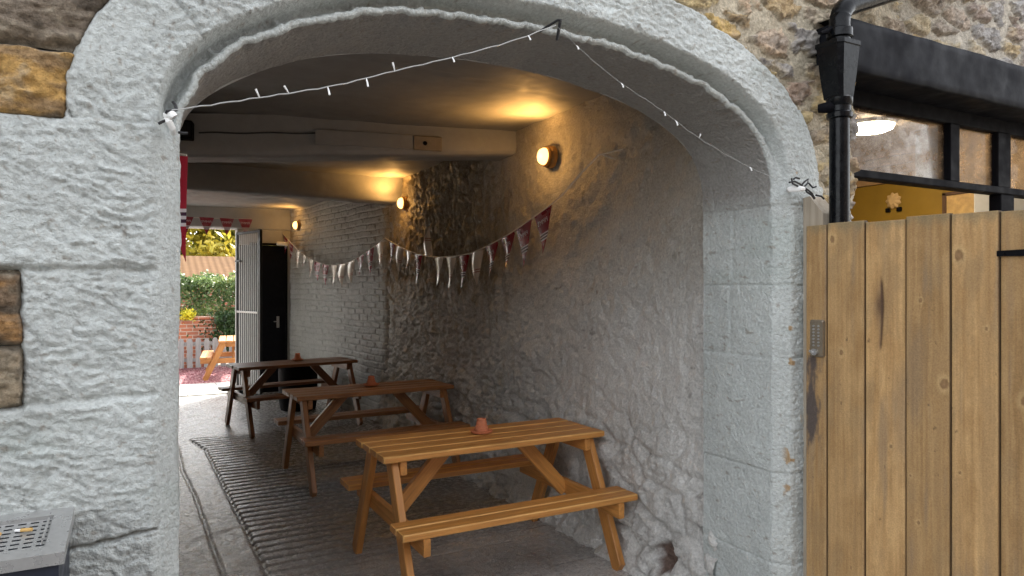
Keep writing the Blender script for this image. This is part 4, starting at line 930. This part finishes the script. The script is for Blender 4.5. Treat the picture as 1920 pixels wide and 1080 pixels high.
# things along the foot of the brick wall
bb = thing('black_barrel', 'black tub bin standing behind the farthest table', 'bin', (1.87, 9.75, 0))
MB().lathe([(.23, 0), (.25, .1), (.26, .5), (.255, .56), (.27, .57), (.27, .60), (.24, .61)], 28).build('tub', M['blackmatt'], bb, True)

# ------------------------------------------------------------------ garden beyond the far opening
pk = thing('picket_fence', 'low grey picket fence behind the outdoor table', 'fence', (1.0, 15.2, 0))
M['fence'] = wood('grey_fence_wood', (.27,.28,.29), (.17,.18,.19), .8, 0)
for i in range(30):
    x = -2.2+.155*i; hh = .60+random.uniform(-.012, .012); m = MB()
    V = [(x-.05, -.03, .06), (x+.05, -.03, .06), (x+.05, -.03, hh), (x+.025, -.03, hh+.05), (x-.025, -.03, hh+.05), (x-.05, -.03, hh)]; V += [(a, -.01, c) for a, b, c in V]
    m.add(V, [(0,1,2,3,4,5), (11,10,9,8,7,6)]+[(k_, k_+6, (k_+1) % 6+6, (k_+1) % 6) for k_ in range(6)], 0, [(c, a, b) for a, b, c in V]); m.build('picket', M['fence'], pk)
for z in (.18, .50): MB().box((-2.3, -.008, z), (2.4, .025, z+.07), .003).build('rail', M['fence'], pk)
for x in (-2.2, -.6, 1.05, 2.3): MB().box((x, .027, 0), (x+.07, .09, .62), .003).build('post', M['fence'], pk)
def brickmat():
    q = N('garden_brick'); co = q.coord(); mp = q.n('Mapping'); mp.inputs['Rotation'].default_value = (R(90), 0, 0); q.l(q.n('TexCoord').outputs['Object'], mp.inputs[0])
    b = q.n('TexBrick'); q.l(mp.outputs[0], b.inputs[0]); b.inputs['Scale'].default_value = 1; b.inputs['Brick Width'].default_value = .225; b.inputs['Row Height'].default_value = .075; b.inputs['Mortar Size'].default_value = .008
    b.inputs['Color1'].default_value = (.38,.13,.07,1); b.inputs['Color2'].default_value = (.27,.09,.055,1); b.inputs['Mortar'].default_value = (.4,.33,.28,1)
    q.base(q.mix(b.outputs[0], (.2,.1,.07), q.rng(q.noise(co, 6, 5), .5, .8, 0, .6))); q.set(Roughness=.9); return q.m
wl = MB(); wl.box((-2.5, 15.75, 0), (1.35, 15.98, 1.0), .01); wl.box((-2.52, 15.72, 1.0), (1.37, 16.0, 1.06), .01)
tag(wl.build('garden_wall', brickmat()), 'low red brick garden wall in front of the hedge', 'wall')
def leaf_mat(name, c1, c2, c3):
    q = N(name); a = q.n('Attribute', attribute_name='col').outputs['Color']; q.base(a); q.set(Roughness=.45, Specular_IOR_Level=.5)
    tl = q.n('BsdfTranslucent'); q.l(a, tl.inputs[0]); mx = q.n('MixShader'); mx.inputs[0].default_value = .3; q.l(q.b.outputs[0], mx.inputs[1]); q.l(tl.outputs[0], mx.inputs[2]); q.l(mx.outputs[0], q.out.inputs[0]); return q.m
M['leaf'] = leaf_mat('leaves', 0, 0, 0)
def leaves(name, pts, size, cols, parent=None, seed=1):
    r = np.random.default_rng(seed); n = len(pts); d = r.normal(size=(n, 3)); d /= np.linalg.norm(d, axis=1)[:, None]; a = r.normal(size=(n, 3)); b = np.cross(d, a); b /= np.linalg.norm(b, axis=1)[:, None]
    s = size*r.uniform(.6, 1.3, n)[:, None]; f = np.cross(d, b)
    V = np.stack([pts-d*s, pts+b*s*.45+f*s*.15, pts+d*s, pts-b*s*.45+f*s*.15], 1).reshape(-1, 3); q = np.arange(4*n).reshape(n, 4)
    me = bpy.data.meshes.new(name); me.vertices.add(4*n); me.vertices.foreach_set('co', V.astype(np.float32).ravel()); me.loops.add(4*n); me.loops.foreach_set('vertex_index', q.astype(np.int32).ravel()); me.polygons.add(n); me.polygons.foreach_set('loop_start', (np.arange(n)*4).astype(np.int32)); me.update(calc_edges=True)
    t = np.clip(r.uniform(0, 1, n)*.6+.5*(fbm(pts[:, 0]*1.5, pts[:, 2]*1.5, pts[:, 1]*1.5, 3, seed)+.3), 0, .999); C_ = np.array(cols); k_ = t*(len(C_)-1); i = k_.astype(int); c = C_[i]*(1-(k_-i))[:, None]+C_[np.minimum(i+1, len(C_)-1)]*(k_-i)[:, None]
    at_ = me.color_attributes.new('col', 'FLOAT_COLOR', 'POINT'); at_.data.foreach_set('color', np.repeat(np.c_[c, np.ones(n)], 4, 0).astype(np.float32).ravel())
    return link(name, me, M['leaf'], parent)
r_ = np.random.default_rng(3)
def hedge_pts(n, x0, x1, y0, y1, z0, z1):
    p = r_.uniform((x0, y0, z0), (x1, y1, z1), (n, 3)); e = .22*fbm(p[:, 0]*1.8, p[:, 2]*1.8, 0., 3, 6)
    f = r_.uniform(0, 1, n); p[:, 1] = np.where(f < .5, y0+.1*np.abs(r_.normal(size=n))+e, p[:, 1]); p[:, 2] = np.where((f >= .5) & (f < .75), z1-.1*np.abs(r_.normal(size=n))+.22*fbm(p[:, 0]*2, p[:, 1]*2, 0., 3, 9), p[:, 2]); return p
hd = thing('hedge', 'dense dark green hedge above the brick garden wall', 'hedge', (0, 16.6, 0))
leaves('foliage', hedge_pts(26000, -2.6, 3.6, 16.1, 17.4, .75, 1.86), .045, [(.03,.06,.02),(.08,.14,.045),(.14,.20,.07),(.28,.32,.10)], hd, 4).location = (0, -16.6, 0)
m = MB()
for i in range(14): x = -2.4+.45*i; m.tube([(x, .1, 0), (x+.05, .05, .6), (x-.1, .15, 1.2), (x+.1, .1, 1.7)], [.04, .03, .02, .008], 6)
m.build('stem', plain('bark', (.10,.07,.045), .9), hd)
leaves('foliage', np.c_[r_.normal(1.65, .25, 2600), r_.normal(15.75, .12, 2600), r_.uniform(.35, 1.15, 2600)], .045, [(.012,.03,.012),(.03,.07,.02),(.07,.12,.04)], hd, 8).location = (0, -16.6, 0)
yf_ = leaves('flowering_plant', np.c_[r_.normal(.80, .07, 420), r_.normal(15.7, .05, 420), r_.normal(1.10, .05, 420)], .028, [(.35,.36,.02),(.62,.55,.03),(.75,.65,.06)], None, 9)
tag(yf_, 'small yellow flowering plant on top of the brick garden wall', 'plant')
hs_ = thing('outbuilding', 'low outbuilding with a brown tiled roof behind the hedge', 'building', (3, 24, 0))
m = MB(); m.box((-6, -.8, 0), (6, 3.6, 2.0), .02); m.build('wall', brickmat(), hs_)
def roofmat():
    q = N('brown_tiles'); co = q.coord(); w = q.n('TexWave', wave_type='BANDS', bands_direction='X'); w.inputs['Scale'].default_value = 1.6; q.l(co, w.inputs[0])
    q.base(q.mix((.16,.095,.05), (.085,.05,.03), q.noise(co, 5, 5))); q.set(Roughness=.9, Specular_IOR_Level=.03); q.bump(w.outputs['Fac'], .012); return q.m
m = MB(); m.add([(-6.3,-1.2,1.93),(6.3,-1.2,1.93),(6.3,1.4,2.72),(-6.3,1.4,2.72),(6.3,4,1.93),(-6.3,4,1.93),(-6.3,-1.2,1.83),(6.3,-1.2,1.83)], [(0,1,2,3),(3,2,4,5),(6,7,1,0)]); m.build('roof', roofmat(), hs_)
def tree(label, x, y, h, cr, seed, cols, n=8000):
    r = np.random.default_rng(seed); random.seed(seed); t = thing('garden_tree', label, 'tree', (x, y, 0), 0, 'trees behind the outbuilding'); m = MB(); tips = []
    m.tube([(0,0,0), (.05,.02,h*.25), (-.05,.05,h*.5), (.05,0,h*.75)], [.2, .16, .11, .05], 8)
    for i in range(13):
        z = h*random.uniform(.2, .72); a = random.uniform(0, 6.28); l = cr*random.uniform(.6, 1.05); p = [(0,0,z), (math.cos(a)*l*.4, math.sin(a)*l*.4, z+l*.35), (math.cos(a)*l*.8, math.sin(a)*l*.8, z+l*.55), (math.cos(a+.3)*l, math.sin(a+.3)*l, z+l*.75)]
        m.tube(p, [.06, .045, .03, .012], 6); tips += p[1:]
    m.build('trunk', M['bark'], t)
    c = np.array(tips)[r.integers(0, len(tips), n)]; pts = c+r.normal(size=(n, 3))*cr*.17
    leaves('crown', pts, .17, cols, t, seed)
M['bark'] = plain('tree_bark', (.09,.07,.05), .9, 0, .3, 8, .01)
YC = [(.26,.23,.03),(.42,.36,.04),(.58,.47,.06),(.68,.55,.10)]
tree('golden leaved tree rising behind the brown roof, left', 1.4, 31, 6.2, 2.2, 11, YC)
tree('yellow green tree behind the brown roof, right of the golden one', 3.6, 33, 6.5, 2.4, 12, [(.18,.20,.03),(.32,.32,.04),(.48,.43,.06),(.6,.5,.08)])
tree('tall yellow tree standing farthest left beyond the roof', -1.6, 34, 7.0, 2.6, 13, YC)
tree('pale yellow tree at the far right beyond the roof', 6.4, 32, 6.3, 2.4, 14, YC)

m = MB(); m.box((-5, -4.8, 0), (9, -4.4, 4.6), .02); m.box((-5, -4.85, 4.6), (9, -4.35, 4.7), .02)  # unseen wall added to cut low sky and darken reflections
tag(m.build('sky_block_wall', plain('sky_block_brick', (.13,.10,.085), .9, 0, .3, 6, .006)), 'unseen dark wall added behind the camera to block low sky', 'wall')
# ------------------------------------------------------------------ light
w = bpy.data.worlds.new('World'); scene.world = w; w.use_nodes = True; nt = w.node_tree; bg = nt.nodes['Background']
sky = nt.nodes.new('ShaderNodeTexSky'); sky.sky_type = 'NISHITA'; sky.sun_disc = False
EL, AZ = R(40), R(40)
sky.sun_elevation = EL; sky.sun_rotation = AZ; sky.air_density = 1.0; sky.dust_density = 3.0; sky.ozone_density = 1.0
hsv = nt.nodes.new('ShaderNodeHueSaturation'); hsv.inputs['Saturation'].default_value = .2
nt.links.new(sky.outputs[0], hsv.inputs['Color']); nt.links.new(hsv.outputs[0], bg.inputs[0]); bg.inputs[1].default_value = .12
sd = bpy.data.lights.new('sun', 'SUN'); sd.energy = 2.2; sd.angle = R(.5); sd.color = (1, .93, .82)
so = bpy.data.objects.new('sun', sd); COL.objects.link(so)
dv = Vector((math.sin(AZ)*math.cos(EL), math.cos(AZ)*math.cos(EL), math.sin(EL))); so.rotation_euler = dv.to_track_quat('Z', 'Y').to_euler(); so.location = (6, 14, 12)
# ------------------------------------------------------------------ camera
cd = bpy.data.cameras.new('camera'); cd.sensor_width = 36; cd.lens = F/1920*36; cd.clip_end = 1000; cd.clip_start = .05
co = bpy.data.objects.new('camera', cd); COL.objects.link(co); co.location = (0, 0, EYE); co.rotation_euler = (R(90), 0, -YAW); scene.camera = co
vs = scene.view_settings; vs.view_transform = 'Standard'; vs.look = 'None'; vs.exposure = 2.85; vs.gamma = 1
